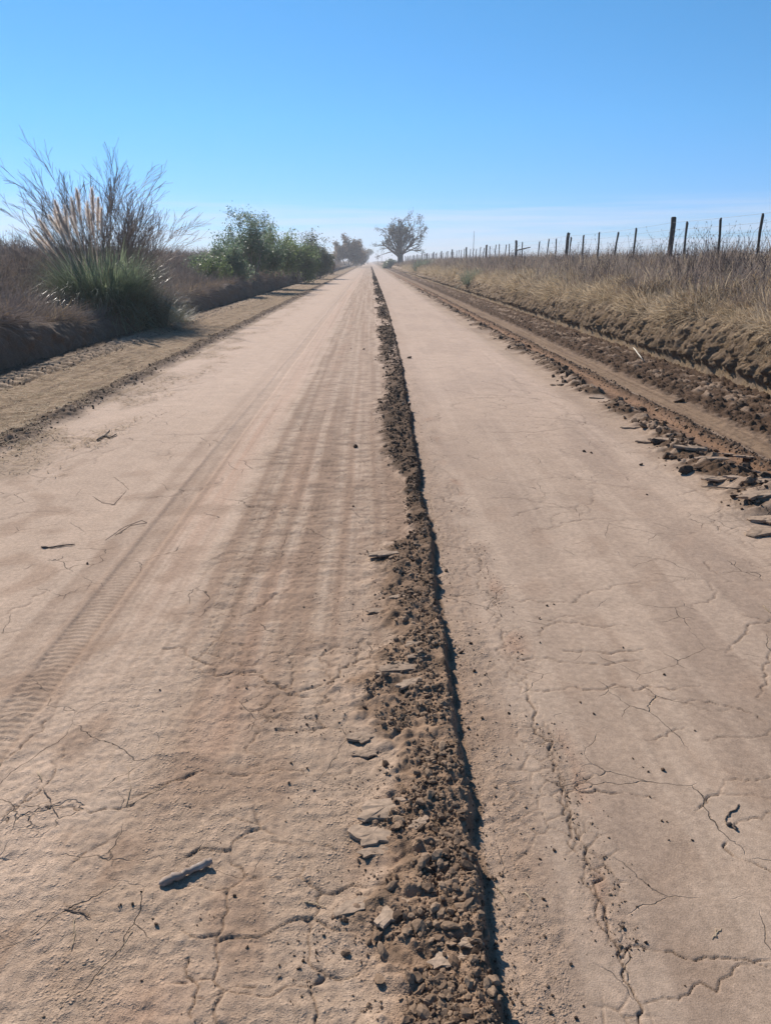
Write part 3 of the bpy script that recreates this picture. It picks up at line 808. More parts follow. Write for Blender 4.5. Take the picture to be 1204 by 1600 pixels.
# ------------------------------------------------------------------ clods
def icosphere(sub):
    import bmesh
    bm = bmesh.new(); bmesh.ops.create_icosphere(bm, subdivisions=sub, radius=1)
    V = np.array([v.co[:] for v in bm.verts]); F = np.array([[v.index for v in f.verts] for f in bm.faces]); bm.free()
    return V, F
ICO1, ICO2 = icosphere(1), icosphere(2)
nr = np.random.default_rng(3)
def clod_mesh(seed, fine=True, flat=1.0):
    r = np.random.default_rng(seed); V, F = ICO2 if fine else ICO1
    V = V.copy()
    for k in range(13):
        n = r.normal(size=3); n /= np.linalg.norm(n); d = r.uniform(.38, .8)
        s = V @ n; V = V - np.outer(np.maximum(s - d, 0), n)
    for f in (2.0, 4.5):
        ph = r.uniform(0, 6, (3, 3))
        V = V * (1 + (.11 if f < 3 else .06) * (np.sin(V @ ph * f / 2)).sum(1, keepdims=True) / 1.7)
    V = V + r.normal(0, .035 if fine else .06, V.shape)
    V = V * np.array([r.uniform(.8, 1.2), r.uniform(.7, 1), r.uniform(.5, .8) * flat])
    me = mesh_np('clod', V, F, smooth=False)
    return me
CL = [clod_mesh(i) for i in range(10)]; CLS = [clod_mesh(50 + i, False) for i in range(8)]
CLD = [clod_mesh(100 + i) for i in range(6)]; CLDS = [clod_mesh(150 + i, False) for i in range(8)]
for m_ in CL + CLS: m_.materials.append(M_CLOD)
for m_ in CLD + CLDS: m_.materials.append(M_CLODDARK)

def sample_clods():
    P = []   # x, y, size, dark
    # centre ridge
    n = 42000
    y = .95 * (230 / .95) ** (nr.random(n) ** 1.55)
    l, e = ridge_edges(y)
    u = nr.beta(1.7, 1.5, n)
    x = l - .03 + u * (e + .045 - l)
    s = np.clip(nr.lognormal(-5.55, .72, n), .0018, .018) * (1 + .07 * np.minimum(y, 55))
    s *= np.where(nr.random(n) < ss(.0, .5, u), 1, .55)
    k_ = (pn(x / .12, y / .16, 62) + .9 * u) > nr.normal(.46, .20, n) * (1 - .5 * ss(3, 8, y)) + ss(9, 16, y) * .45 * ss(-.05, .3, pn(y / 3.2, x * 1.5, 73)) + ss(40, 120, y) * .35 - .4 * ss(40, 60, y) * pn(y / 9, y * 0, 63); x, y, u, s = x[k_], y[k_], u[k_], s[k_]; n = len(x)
    dk = ss(2.5, 6, y) * .8 + .06  # more dark clods farther off, for damp and for painted-in shaded faces
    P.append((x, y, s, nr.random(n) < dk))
    # spill right of the ridge, a little left
    n = 2600
    y = .95 * (12 / .95) ** nr.random(n); l, e = ridge_edges(y)
    x = e + .01 + nr.exponential(.06, n); s = np.clip(nr.lognormal(-6.0, .5, n), .0012, .007)
    P.append((x, y, s, nr.random(n) < .35))
    n = 4200
    y = .95 * (8 / .95) ** nr.random(n); l, e = ridge_edges(y)
    x = l - nr.exponential(.15, n); s = np.clip(nr.lognormal(-6.0, .5, n), .0012, .008)
    k_ = pn(x / .13, y / .18, 61) > nr.normal(.12, .2, n); x, y, s = x[k_], y[k_], s[k_]; n = len(x)
    P.append((x, y, s, nr.random(n) < .25))
    # seam
    n = 900
    y = .95 * (5 / .95) ** nr.random(n); x = .59 + nr.normal(0, .03, n)
    k = pn(y / .45, y * 0, 20) > -.05
    P.append((x[k], y[k], np.clip(nr.lognormal(-5.8, .4, k.sum()), .0015, .007), nr.random(k.sum()) < .2))
    # right windrow
    n = 9000
    y = 3.6 * (45 / 3.6) ** nr.random(n); x = nr.uniform(2.1, 3.1, n)
    k = windrow_mask(x, y) > nr.random(n) * .9 + .08
    k &= nr.random(n) < .60
    x, y = x[k], y[k]; s = np.clip(nr.lognormal(-4.4, .75, k.sum()), .003, .06) * (1 + .012 * y)
    P.append((x, y, s, nr.random(len(x)) < .8))
    # inner ridge and churned band
    n = 2500
    y = 5.0 * (45 / 5.0) ** nr.random(n); x = 3.07 + nr.normal(0, .05, n)
    P.append((x, y, np.clip(nr.lognormal(-4.6, .45, n), .004, .03), nr.random(n) < .6))
    n = 2600
    y = 7 * (55 / 7) ** nr.random(n); x = nr.uniform(3.55, 4.55, n)
    P.append((x, y, np.clip(nr.lognormal(-4.7, .6, n), .004, .05), nr.random(n) < .8))
    # left windrow and foot of left bank
    n = 3000
    y = 6 * (60 / 6) ** nr.random(n); x = -3.17 + .05 * pn(y / 2.2, y * 0, 22) + nr.normal(0, .11, n)
    P.append((x, y, np.clip(nr.lognormal(-4.7, .5, n), .004, .03), nr.random(n) < .9))
    n = 1500
    y = 9 * (50 / 9) ** nr.random(n); x = nr.uniform(-5.3, -4.4, n)
    P.append((x, y, np.clip(nr.lognormal(-4.5, .5, n), .006, .04), nr.random(n) < .8))
    return [np.concatenate(a) for a in zip(*P)]
cx, cy, cs, cd = sample_clods()
# hand-placed big ones seen on the photograph
big = [(592,1540,.026,0),(640,1545,.02,0),(600,1500,.02,0),(575,1480,.017,0),(672,1492,.017,0),(655,1560,.022,0),(700,1570,.02,0),(560,1405,.016,0),(620,1225,.017,0),
       (716,1232,.013,0),(700,1260,.013,0),(540,1492,.015,0),(612,1210,.012,0),(705,1485,.017,0),(695,1420,.014,0),(648,1400,.013,0),(560,1350,.012,0),(690,1365,.013,0),
       (480,1203,.010,1),(886,591,.07,1),(862,600,.06,0),(905,612,.05,1),(1005,672,.07,1),(1028,680,.05,1),(1062,628,.09,1),(952,548,.06,1),(1165,735,.07,1),(1190,760,.08,0),(1140,742,.05,1),
       (780,530,.05,0),(796,542,.06,1),(568,547,.035,0),(548,545,.03,0),(950,640,.05,1),(975,655,.05,0),(1195,745,.06,1)]
bp = np.array([(*G(p[0], p[1]), p[2], p[3]) for p in big])
cx = np.concatenate([bp[:, 0], cx]); cy = np.concatenate([bp[:, 1], cy]); cs = np.concatenate([bp[:, 2] * .85, cs]); cd = np.concatenate([bp[:, 3] > .5, cd])
cz = surface(cx, cy, False)
app = cs / np.hypot(cy, 1.5)
ordr = np.argsort(-app)
top, rest = ordr[:290], ordr[290:]
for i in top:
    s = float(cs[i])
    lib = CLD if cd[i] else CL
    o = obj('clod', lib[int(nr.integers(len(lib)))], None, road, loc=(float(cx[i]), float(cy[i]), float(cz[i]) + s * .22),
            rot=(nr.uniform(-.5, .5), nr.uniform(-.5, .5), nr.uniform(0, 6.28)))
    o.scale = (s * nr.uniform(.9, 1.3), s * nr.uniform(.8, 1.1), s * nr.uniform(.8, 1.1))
ALLC = CLS + CLDS
n = len(rest)
pick = np.where(cd[rest], 8 + nr.integers(0, 8, n), nr.integers(0, 8, n))
scl = cs[rest][:, None] * nr.uniform(.75, 1.25, (n, 3))
instancer('loose_crumbs', ALLC, np.stack([cx[rest], cy[rest], cz[rest] + cs[rest] * .2], 1),
          np.stack([nr.uniform(-.6, .6, n), nr.uniform(-.6, .6, n), nr.uniform(0, 6.28, n)], 1), scl, pick, parent=road, kind='stuff')

# flat plates of dried mud lifted by the blade
def plate_mesh(seed, n=17):
    r = np.random.default_rng(seed)
    a = np.sort(np.linspace(0, 2 * np.pi, n, endpoint=False) + r.uniform(-.18, .18, n))
    rad = 1 + r.uniform(-.28, .28, n); el = r.uniform(.45, .8)
    P = np.stack([np.cos(a) * rad, np.sin(a) * rad * el], 1)
    def ring(k, z, j): return np.concatenate([P * k * r.uniform(.95, 1.05, (n, 1)), np.full((n, 1), z) + r.normal(0, .018, (n, 1))], 1) + r.normal(0, j, (n, 3))
    V = np.concatenate([ring(.94, -.20, .02), ring(1.0, -.03, .02), ring(.95, .05, .015), ring(.55, .075, .015), [[0, 0, .072]]])
    F4 = []; F3 = []
    for q in range(3):
        for i in range(n):
            j = (i + 1) % n; F4.append((q * n + i, q * n + j, (q + 1) * n + j, (q + 1) * n + i))
    for i in range(n): F3.append((3 * n + i, 3 * n + (i + 1) % n, 4 * n))
    me = mesh_np('mud_plate', V, [np.array(F4), np.array(F3)], smooth=False); me.materials.append(M_PLATE)
    return me
PL = [plate_mesh(i) for i in range(7)]
plates = [(605,1272,.062,.35,.10),(583,1312,.050,-.1,.12),(590,1335,.035,.3,.1),(598,875,.060,.1,.10),(620,1058,.055,.2,.10),(640,1085,.04,.5,.1),(612,1066,.045,0,.14),
          (650,1020,.035,.3,.1),(567,1155,.04,.4,.1),(700,1520,.030,.2,.15),(612,1440,.04,.9,.2),(545,1430,.03,.3,.1),(655,1300,.028,.8,.15),(570,1180,.03,0,.1),(735,1500,.02,0,.2),
          (560,1420,.022,.5,.1),(590,960,.035,.2,.1),(620,940,.03,.1,.15),(650,1045,.03,.2,.1),
          (1035,692,.13,-.3,.12),(1075,712,.14,-.2,.15),(1110,730,.12,-.4,.2),(1165,715,.11,.3,.35),(1185,790,.15,.3,.15),(1200,770,.12,.5,.2),(1190,830,.14,.4,.12),(1150,760,.10,-.2,.15),
          (1010,690,.10,-.4,.12),(1120,755,.12,-.1,.1),(1198,812,.12,.2,.15),(1170,745,.09,.2,.5),(880,600,.10,.2,.2),(930,620,.09,-.3,.1),(985,668,.10,-.3,.15),(1140,705,.08,.2,.3)]
for k, (px, py, s, rz, tilt) in enumerate(plates):
    x, y = G(px, py)
    z = float(surface(np.array([x]), np.array([y]), False)[0])
    o = obj('mud_plate', PL[k % 7], None, road, loc=(x, y, z + s * .10), rot=(-tilt * .35, -tilt * .30 * (1 if k % 2 else -1), rz))
    s *= .9 if px > 800 else 1.3
    o.scale = (s, s * .9, s * .62)

# small clods lying on the smooth lanes, each where the photograph shows one
loose = [(697,893,9),(719,1022,8),(740,1050,7),(750,1072,5),(753,1125,6),(731,1140,7),(745,1150,5),(795,1115,5),(735,1008,7),(843,1003,4),(815,1022,4),(854,945,5),(865,943,4),
         (842,965,4),(846,980,3),(973,1010,4),(1037,1052,5),(1012,1205,5),(1004,1198,4),(988,1184,4),(927,1115,5),(906,1097,5),(1085,1140,4),(1035,1202,9),(865,1328,8),(843,1342,6),(848,1405,8),(853,1415,5),
         (965,1382,6),(1012,1382,5),(1044,1312,5),(1080,1312,5),(972,1448,10),(892,1506,8),(862,1555,7),(911,1570,6),(763,1375,10),(1069,1538,4),(1014,1244,5),(1033,1282,6),(1041,1283,4),
         (208,1418,8),(245,1448,9),(240,1438,5),(190,1418,5),(222,1398,5),(277,1415,4),(367,1405,9),(222,1537,6),(387,1484,7),(152,1472,4),(412,1415,4),(345,1320,3),(555,700,9),(552,793,6),(640,560,6),
         (570,1112,10),(455,1195,6),(250,1080,4),(137,882,5),(1010,770,4),(1000,724,6),(912,704,6),(923,706,5)]
NAMED = {(697,893): 'oval dark clod just right of the ridge, highest of the larger ones there', (719,1022): 'dark clod right of the ridge, beside a similar one lower left of the straight seam',
 (1035,1202): 'double lobed dark clod out in the middle of the smooth right lane', (865,1328): 'dark clod between the ridge and the crumbly seam, upper of two close together',
 (972,1448): 'roundest dark clod with a shadow, just right of the crumbly seam', (892,1506): 'dark clod between ridge and seam, near the lowest tangle of the seam',
 (763,1375): 'triangular dark clod resting against the right foot of the ridge', (208,1418): 'dark clod below the left end of the bleached stick, left of two',
 (245,1448): 'elongated dark clod directly below the bleached stick', (367,1405): 'lone dark clod right of the bleached stick', (555,700): 'flat dark clod on the reddish strip left of the ridge, farthest of the large ones',
 (570,1112): 'dark clod at the broken left edge of the ridge, below the widest crack', (843,1342): 'small dark clod just below left of the clod nearest the crumbly seam'}
for k, (px, py, dpx) in enumerate(loose):
    x, y = G(px, py)
    s = dpx / 2 * y / 1090 * 1.15
    z = float(surface(np.array([x]), np.array([y]), False)[0])
    side = 'right' if px > 660 else 'left'
    big_ = dpx >= 8
    if (px, py) in NAMED: lab = NAMED[(px, py)]
    elif side == 'right':
        lab = 'larger loose dark dirt clod on the smooth lane right of the ridge' if big_ else 'tiny dark dirt clod lying loose on the smooth lane right of the ridge'
    else:
        lab = 'larger loose dark dirt clod on the road left of the ridge' if big_ else 'tiny dark dirt clod lying loose on the road left of the ridge'
    me = CLD[k % 6]
    o = obj('dirt_clod', me, None, None, loc=(x, y, z + s * .35), rot=(nr.uniform(-.5, .5), nr.uniform(-.5, .5), nr.uniform(0, 6.28)),
            label=lab, category='clod', group=('larger' if big_ else 'tiny') + ' loose clods ' + side + ' of the ridge')
    o.scale = (s * 1.1, s, s * 1.1)

# ------------------------------------------------------------------ sticks and twigs
def zs(x, y): return float(surface(np.array([x]), np.array([y]), False)[0])
def path_on_ground(pts, lift):
    out = []
    for p in pts:
        x, y = G(p[0], p[1]); out.append(Vector((x, y, zs(x, y) + lift + (p[2] if len(p) > 2 else 0))))
    return out
def subdiv(path, k, rng, j):
    out = []
    for a, b in zip(path, path[1:]):
        for q in range(k):
            t = q / k; out.append(a.lerp(b, t) + Vector((rng.gauss(0, j), rng.gauss(0, j), rng.gauss(0, j * .5))))
    out.append(path[-1]); return out
def stick(name, pts, r0, r1, mat, label, lift=None, k=7, jit=.0015, rough=.12, cat='twig', extra=()):
    rng = random.Random(name + label)
    parts = []
    for pp, a, b in [(pts, r0, r1)] + list(extra):
        path = path_on_ground(pp, lift if lift is not None else a * .9)
        path = subdiv(path, 4, rng, jit)
        n = len(path)
        parts.append(tube(path, [(a + (b - a) * i / (n - 1)) * (1 + rng.uniform(-.12, .12)) * (.55 if i in (0, n - 1) else 1) for i in range(n)], k, rng, rough))
    V, F = merge(parts)
    o0 = V[0].copy()
    me = mesh_np(name, V - o0, F)
    return obj(name, me, mat, None, loc=tuple(o0), label=label, category=cat)
stick('broken_stick', [(251,1386,.0), (272,1379,.002), (298,1367,.002), (318,1357,.005), (331,1351,.006)], (.0092), .0092, M_STICK,
      'short thick bleached broken stick lying on the rough dirt, casting a dark shadow', lift=.008, k=10, jit=.0018, rough=.2, cat='stick')
stick('pale_stick', [(988,553,.06), (1002,569,.03)], .012, .009, M_WHITE, 'short bright white stick lying on the churned mud below the cut bank', cat='stick', lift=.02, jit=.003)
stick('dark_twig', [(102,1426), (112,1428), (130,1432), (143,1438)], .0022, .0012, M_DARKTWIG, 'thin dark curved twig left of the thick bleached stick', extra=[([(112,1428), (124,1420)], .001, .0008)])
stick('straw_stalk', [(116,1440), (118,1462), (113,1490)], .0015, .001, M_STRAW, 'pale straw stalk lying just below the thin dark curved twig', cat='straw')
stick('straw_stalk', [(208,1456), (200,1472), (188,1490)], .0014, .001, M_STRAW, 'pale straw stalk lying by the two round clods below the bleached stick', cat='straw')
stick('straw_stalk', [(475,1414), (488,1415), (500,1417), (510,1424)], .002, .001, M_STRAW, 'pale bent straw stalk at the crumbly left edge of the clod ridge', cat='straw')
stick('straw_stalk', [(774,1386,.004), (782,1396), (790,1410)], .002, .001, M_STRAW, 'bent pale straw by the triangular clod just right of the ridge', cat='straw', extra=[([(768,1392), (776,1404)], .0015, .001)])
stick('straw_stalk', [(818,1396), (832,1411)], .0022, .0015, M_STRAW, 'short straight pale straw beside a dark clod on the lane right of the ridge', cat='straw')
stick('curved_twig', [(1153,1256), (1148,1264), (1138,1269), (1132,1280), (1135,1288)], .0026, .0014, M_DARKTWIG, 'dark hooked twig curling from a scrap of dried turf by the cracks', extra=[([(1135,1288), (1145,1290), (1150,1297)], .006, .004)])
stick('straw_stalk', [(1112,1466), (1120,1456), (1126,1450)], .0016, .001, M_STRAW, 'tiny pale forked straw on the smooth lane near the lowest long crack', cat='straw', extra=[([(1118,1460), (1117,1449)], .001, .0008)])
stick('forked_straw', [(198,1262), (205,1235), (200,1200)], .0012, .0008, M_STRAW, 'thin v-shaped brown straw lying over a crack above the bleached stick', cat='straw', extra=[([(198,1262), (222,1250), (262,1228)], .0012, .0008)])
stick('straw_stalk', [(60,1208), (66,1222)], .0022, .0015, M_STRAW, 'very short white straw left of the thin v-shaped straw', cat='straw')
stick('root_scrap', [(68,1234), (78,1250), (82,1262), (92,1278)], .002, .001, M_DARKTWIG, 'tangled dark root scrap below the very short white straw', extra=[([(60,1264), (78,1262), (95,1254)], .0014, .001)])
stick('bent_straw', [(180,838), (205,822), (230,818), (222,814), (195,824), (165,845)], .0016, .0011, M_DARKTWIG, 'long folded dry stalk lying across the tyre track edge')
stick('fallen_twig', [(178,746), (192,756), (202,766)], .0016, .0011, M_DARKTWIG, 'straight thin twig on the pale lane above the folded dry stalk')
stick('forked_twig', [(145,776), (160,786), (178,789), (190,776), (198,768)], .0016, .0011, M_DARKTWIG, 'thin wavy twig on the pale lane, next to the straight thin twig')
stick('dark_scrap', [(65,856), (80,857), (100,854), (118,852)], .006, .003, M_DARKTWIG, 'dark ragged bark scrap lying on the pale left lane', cat='scrap')
stick('dark_scrap', [(152,690), (165,682), (172,686), (183,680)], .012, .006, M_DARKTWIG, 'dark branching root scrap on the pale lane near the shoulder', cat='scrap', extra=[([(165,682), (172,672)], .008, .004)])
stick('white_straw', [(1192,945), (1198,952), (1204,956)], .002, .0012, M_STRAW, 'pale grass stem on the lane at the right end of a jagged crack', cat='straw')
stick('long_stalk', [(1095,758), (1150,772), (1185,781)], .006, .003, M_DARKTWIG, 'long thin dark stalk lying along the edge of the overturned mud slabs')

# ------------------------------------------------------------------ grass
def tuft(seed, n, h, w, spread, droop, mat, segs=4, base=.06, hv=.35):
    r = np.random.default_rng(seed); Vs = []; Fq = []; Ft = []; o = 0
    for i in range(n):
        a = r.uniform(0, 6.283); lean = abs(r.normal(0, spread)); L_ = h * r.uniform(1 - hv, 1 + hv)
        b = np.array([r.normal(0, base), r.normal(0, base), 0]); side = np.array([-math.sin(a + r.normal(0, .6)), math.cos(a), 0])
        p = b; el = math.pi / 2 - lean; pts = [p]
        dr = droop * r.uniform(.3, 1.6)
        for s_ in range(segs):
            p = p + np.array([math.cos(a) * math.cos(el), math.sin(a) * math.cos(el), math.sin(el)]) * L_ / segs
            pts.append(p); el -= dr / segs; a += r.normal(0, .12)
        for s_ in range(segs):
            ww = w * (1 - s_ / segs * .75); Vs += [pts[s_] - side * ww, pts[s_] + side * ww]
        Vs.append(pts[-1])
        for s_ in range(segs - 1): Fq.append((o + 2 * s_, o + 2 * s_ + 1, o + 2 * s_ + 3, o + 2 * s_ + 2))
        Ft.append((o + 2 * segs - 2, o + 2 * segs - 1, o + 2 * segs)); o += 2 * segs + 1
    me = mesh_np('tuft', np.array(Vs), [np.array(Fq), np.array(Ft)], smooth=True); me.materials.append(mat)
    return me

def weed(seed, h, mat, nb=9):
    """a dead upright weed: forked stems with seed heads"""
    r = random.Random(seed); P0 = []; P1 = []; A = []; B = []
    def go(p, d, L_, rad, dep):
        n = 4
        for i in range(n):
            d = (d + Vector((r.gauss(0, .10), r.gauss(0, .10), .03))).normalized(); q = p + d * L_ / n
            P0.append(p[:]); P1.append(q[:]); A.append(rad * (1 - i / n * .5)); B.append(rad * (1 - (i + 1) / n * .5)); p = q
            if dep > 0 and r.random() < .65:
                go(p, (d + Vector((r.gauss(0, .5), r.gauss(0, .5), .25))).normalized(), L_ * r.uniform(.25, .5), rad * .55, dep - 1)
        if dep <= 1 and r.random() < .6:
            P0.append(p[:]); P1.append((p + d * .03)[:]); A.append(.007); B.append(.002)
    for i in range(r.choice([1, 2, 3])):
        go(Vector((r.gauss(0, .03), r.gauss(0, .03), 0)), Vector((r.gauss(0, .15), r.gauss(0, .15), 1)).normalized(), h * r.uniform(.6, 1), .0055, 2)
    V, F = seg_tubes(P0, P1, A, B, 3)
    me = mesh_np('weed', V, F); me.materials.append(mat); return me

T_STRAW = [tuft(200 + i, 20, .36, .0065, .5, 1.1, M_STRAW) for i in range(4)]
T_GREY = [tuft(220 + i, 20, .40, .0062, .55, .8, M_DRYGREY) for i in range(4)]
T_BROWN = [tuft(240 + i, 20, .34, .0066, .6, 1.2, M_BROWNGR) for i in range(4)]
T_HANG = [tuft(260 + i, 26, .26, .0055, .4, 1.9, M_STRAW, base=.05) for i in range(3)] + [tuft(270 + i, 26, .24, .0055, .45, 1.8, M_BROWNGR, base=.05) for i in range(3)]
M_DITCH = varied_mat('shaded_thatch', (.36, .29, .235), (.19, .15, .125), (.27, .215, .185), transl=.22, world_scale=.6)  # darker dead grass, the embankment's shade put into its colour
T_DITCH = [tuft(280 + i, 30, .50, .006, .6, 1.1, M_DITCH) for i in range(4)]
T_WEED = [weed(300 + i, .55 + .05 * i, M_WEED) for i in range(8)]
TALL = T_STRAW + T_GREY + T_BROWN + T_HANG + T_DITCH       # 0-3 straw, 4-7 grey, 8-11 brown, 12-14 hang straw, 15-17 hang brown

def bank_points(prof, y, t):
    px, pz = prof(y); i = np.minimum(t.astype(int), px.shape[1] - 2); f = t - i; k = np.arange(len(y))
    return px[k, i] * (1 - f) + px[k, i + 1] * f, pz[k, i] * (1 - f) + pz[k, i + 1] * f

def grass_side(name, prof, towards, t0, t1, n, y0, y1, kinds, sc, tilt, tiltsd, label, tpow=1.0, grow=.006, zoff=-.04, seed=1, dens=None, zrange=None):
    r = np.random.default_rng(seed)
    y = y0 * (y1 / y0) ** r.random(n)
    t = t0 + (t1 - t0) * r.random(n) ** tpow
    x, z = bank_points(prof, y, t)
    if dens is not None:
        k = dens(x, y) > r.random(n); x, y, z, t = x[k], y[k], z[k], t[k]; n = len(x)
    hump = (.15 if towards > 2 else .14) * fbm(x / (.8 if towards > 2 else .9), y / (.8 if towards > 2 else .9), 3, 84 if towards > 2 else 93) * ss(5.5, 7.2, t)
    pick = np.array(kinds)[r.integers(0, len(kinds), n)]
    patch = pn(x / 1.1, y / 1.6, 401)
    s = sc * r.uniform(.6, 1.35, n) * (1 + grow * np.minimum(y, 60)) * (1 + .6 * patch)
    rot = np.stack([r.normal(0, .12, n), np.abs(r.normal(tilt, tiltsd, n)), towards + r.normal(0, .7, n)], 1)
    return instancer(name, TALL, np.stack([x, y, z + hump + zoff], 1), rot, s, pick, label=label, kind='stuff')

PI = math.pi
PATCH = lambda x, y: .22 + .78 * ss(-.2, .15, pn(x / .5, y / .55, 402))
grass_side('dry_grass', right_profile, PI, 6.0, 11.8, 21000, 6.5, 190, [0,1,4,5,6,7,4,5,6,7,8,9,10,2], .95, .25, .2, 'dry grey and straw coloured grass covering the bank under the fence', tpow=.9, seed=11, dens=PATCH)
grass_side('bank_thatch', right_profile, PI, 5.2, 7.0, 11000, 6.5, 120, [12,13,14,0,1,12,13,2,8,2,3], .78, 1.0, .40, 'straw thatch hanging over the lip of the sunlit cut bank', seed=12, grow=.008)
grass_side('root_mat', right_profile, PI, 3.2, 5.2, 4200, 6.5, 90, [12,13,17,15,16,12,13,14], .34, 2.35, .35, 'matted brown roots and grass hanging down the sunlit cut bank', seed=13, grow=.01)
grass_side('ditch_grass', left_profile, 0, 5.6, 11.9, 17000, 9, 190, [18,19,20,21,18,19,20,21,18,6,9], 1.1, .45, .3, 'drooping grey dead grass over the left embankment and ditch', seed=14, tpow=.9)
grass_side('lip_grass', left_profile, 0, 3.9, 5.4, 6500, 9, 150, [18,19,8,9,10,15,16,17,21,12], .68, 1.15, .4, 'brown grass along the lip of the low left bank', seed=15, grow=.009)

def weeds_side(name, prof, t0, t1, n, y0, y1, sc, seed, label):
    r = np.random.default_rng(seed)
    y = y0 * (y1 / y0) ** r.random(n); t = r.uniform(t0, t1, n); x, z = bank_points(prof, y, t)
    rot = np.stack([r.normal(0, .12, n), r.normal(0, .12, n), r.uniform(0, 6.28, n)], 1)
    return instancer(name, T_WEED, np.stack([x, y, z - .03], 1), rot, sc * r.uniform(.5, 1.3, n), r.integers(0, 8, n), label=label, kind='stuff')
weeds_side('dead_weeds', right_profile, 6.6, 11.5, 1150, 7, 150, 1.0, 21, 'thin dead weeds standing among the dry grass along the fence')
weeds_side('dead_weeds', left_profile, 6.5, 11.5, 800, 10, 120, .9, 22, 'thin dead weeds standing over the left ditch')
# straw litter trodden into the left shoulder
T_LIT = []
for i in range(4):
    r = np.random.default_rng(500 + i); V = []; F = []
    for k in range(9):
        a = r.uniform(0, 6.28); c0 = r.normal(0, .05, 2); L_ = r.uniform(.02, .07); d = np.array([math.cos(a), math.sin(a)]); s_ = np.array([-d[1], d[0]]) * .0016
        z0 = r.uniform(.002, .010); o_ = len(V)
        for q, u in ((c0 - s_, z0), (c0 + s_, z0), (c0 + d * L_ + s_, z0 + .004), (c0 + d * L_ - s_, z0 + .004)): V.append((q[0], q[1], u))
        F.append((o_, o_ + 1, o_ + 2, o_ + 3))
    me = mesh_np('litter', np.array(V), np.array(F), smooth=False); me.materials.append(M_STRAW if i % 2 else M_BROWNGR); T_LIT.append(me)
r = np.random.default_rng(77)
n = 5200
y = 5.5 * (45 / 5.5) ** r.random(n); x = np.where(r.random(n) < .75, r.uniform(-4.6, -3.2, n), r.uniform(-3.2, -2.3, n))
k = (x < -3.1) | (pn(x / .5, y / 1.2, 30) > .0)
x, y = x[k], y[k]; n = len(x)
instancer('straw_litter', T_LIT, np.stack([x, y, surface(x, y, False)], 1), np.stack([x * 0, x * 0, r.uniform(0, 6.28, n)], 1), r.uniform(.7, 1.4, n) * (1 + .02 * y), r.integers(0, 4, n),
          label='fine straw litter trodden into the left shoulder', kind='stuff')

# ------------------------------------------------------------------ fence
FX0 = 9.75
fence = empty('wire_fence', (FX0, 12.4, 1.37), label='long wire fence of dark wooden posts and thin leaning droppers on the bank', category='fence')
def fence_part(name, V, F, mat, at, rot=(0, 0, 0)):
    me = mesh_np(name, V, F, smooth=True)
    o = obj(name, me, mat, fence, loc=(at[0] - fence.location.x, at[1] - fence.location.y, at[2] - fence.location.z), rot=rot); return o
rf = random.Random(8)
post_meshes, drop_meshes = [], []
for i in range(5):
    V, F = tube([(0, 0, -.5), (0, 0, .2), (rf.gauss(0, .01), 0, .7), (rf.gauss(0, .015), 0, 1.2), (rf.gauss(0, .015), 0, 1.41), (0, 0, 1.44)], [.09, .088, .083, .08, .08, .066], 10, rf, .07)
    me = mesh_np('fence_post', V, F); me.materials.append(M_POST); post_meshes.append(me)
for i in range(6):
    V, F = tube([(0, 0, -.15), (rf.gauss(0, .004), 0, .4), (rf.gauss(0, .007), 0, .9), (rf.gauss(0, .01), 0, 1.3), (rf.gauss(0, .01), 0, 1.36)], [.026, .03, .031, .034, .022], 5, rf, .18)
    V = V * np.array([1, .8, 1])
    me = mesh_np('dropper', V, F); me.materials.append(M_POST); drop_meshes.append(me)
def put(name, me, x, y, z, rot, s=(1, 1, 1)):
    o = obj(name, me, None, fence, loc=(x - fence.location.x, y - fence.location.y, z - fence.location.z), rot=rot); o.scale = s; return o
py = [12.4 + 13.85 * i for i in range(16)]
posts = []
for i, y in enumerate(py):
    z = macro_z(FX0, y) + .03
    put('fence_post', post_meshes[i % 5], FX0, y, z, (rf.gauss(0, .02), rf.gauss(0, .02), rf.uniform(0, 6)), (1, 1, rf.uniform(.97, 1.03)))
    posts.append((y, z))
# droppers, the nearest ones set where the photograph shows them: foot x, top x, top y
known = {19.4: (1183, 1192, 333), 21.6: (1122, 1127, 340), 24.0: (1068, 1073, 346), 28.6: (989, 994, 356), 30.8: (958, 966, 362), 33.0: (933, 936, 362.5), 35.5: (909, 912, 367), 38.0: (889, 892, 370)}
for y, (fx, tx, ty) in known.items():
    a = AT(tx, ty, y); f_ = AT(fx, 395, y)
    z0 = macro_z(FX0, y); x0 = FX0 + (f_[0] - (AT(fx, 395, y)[0]))
    h = a[2] - z0; lean = (a[0] - f_[0]) / max(h, .5)
    put('dropper', drop_meshes[int(y) % 6], float(f_[0]), y, z0, (rf.gauss(0, .03), math.atan(lean), 0), (1.15, 1.15, h / 1.36))
for i in range(15):
    for k in range(1, 6):
        y = py[i] + 13.85 * k / 6 + rf.uniform(-.15, .15)
        if 18.2 < y < 39.5: continue
        if i == 2 and k == 4: continue
        put('dropper', drop_meshes[(i + k) % 6], FX0, y, macro_z(FX0, y), (rf.gauss(0, .04), rf.gauss(.05, .06), 0), (1.1, 1.1, rf.uniform(.88, 1.02)))
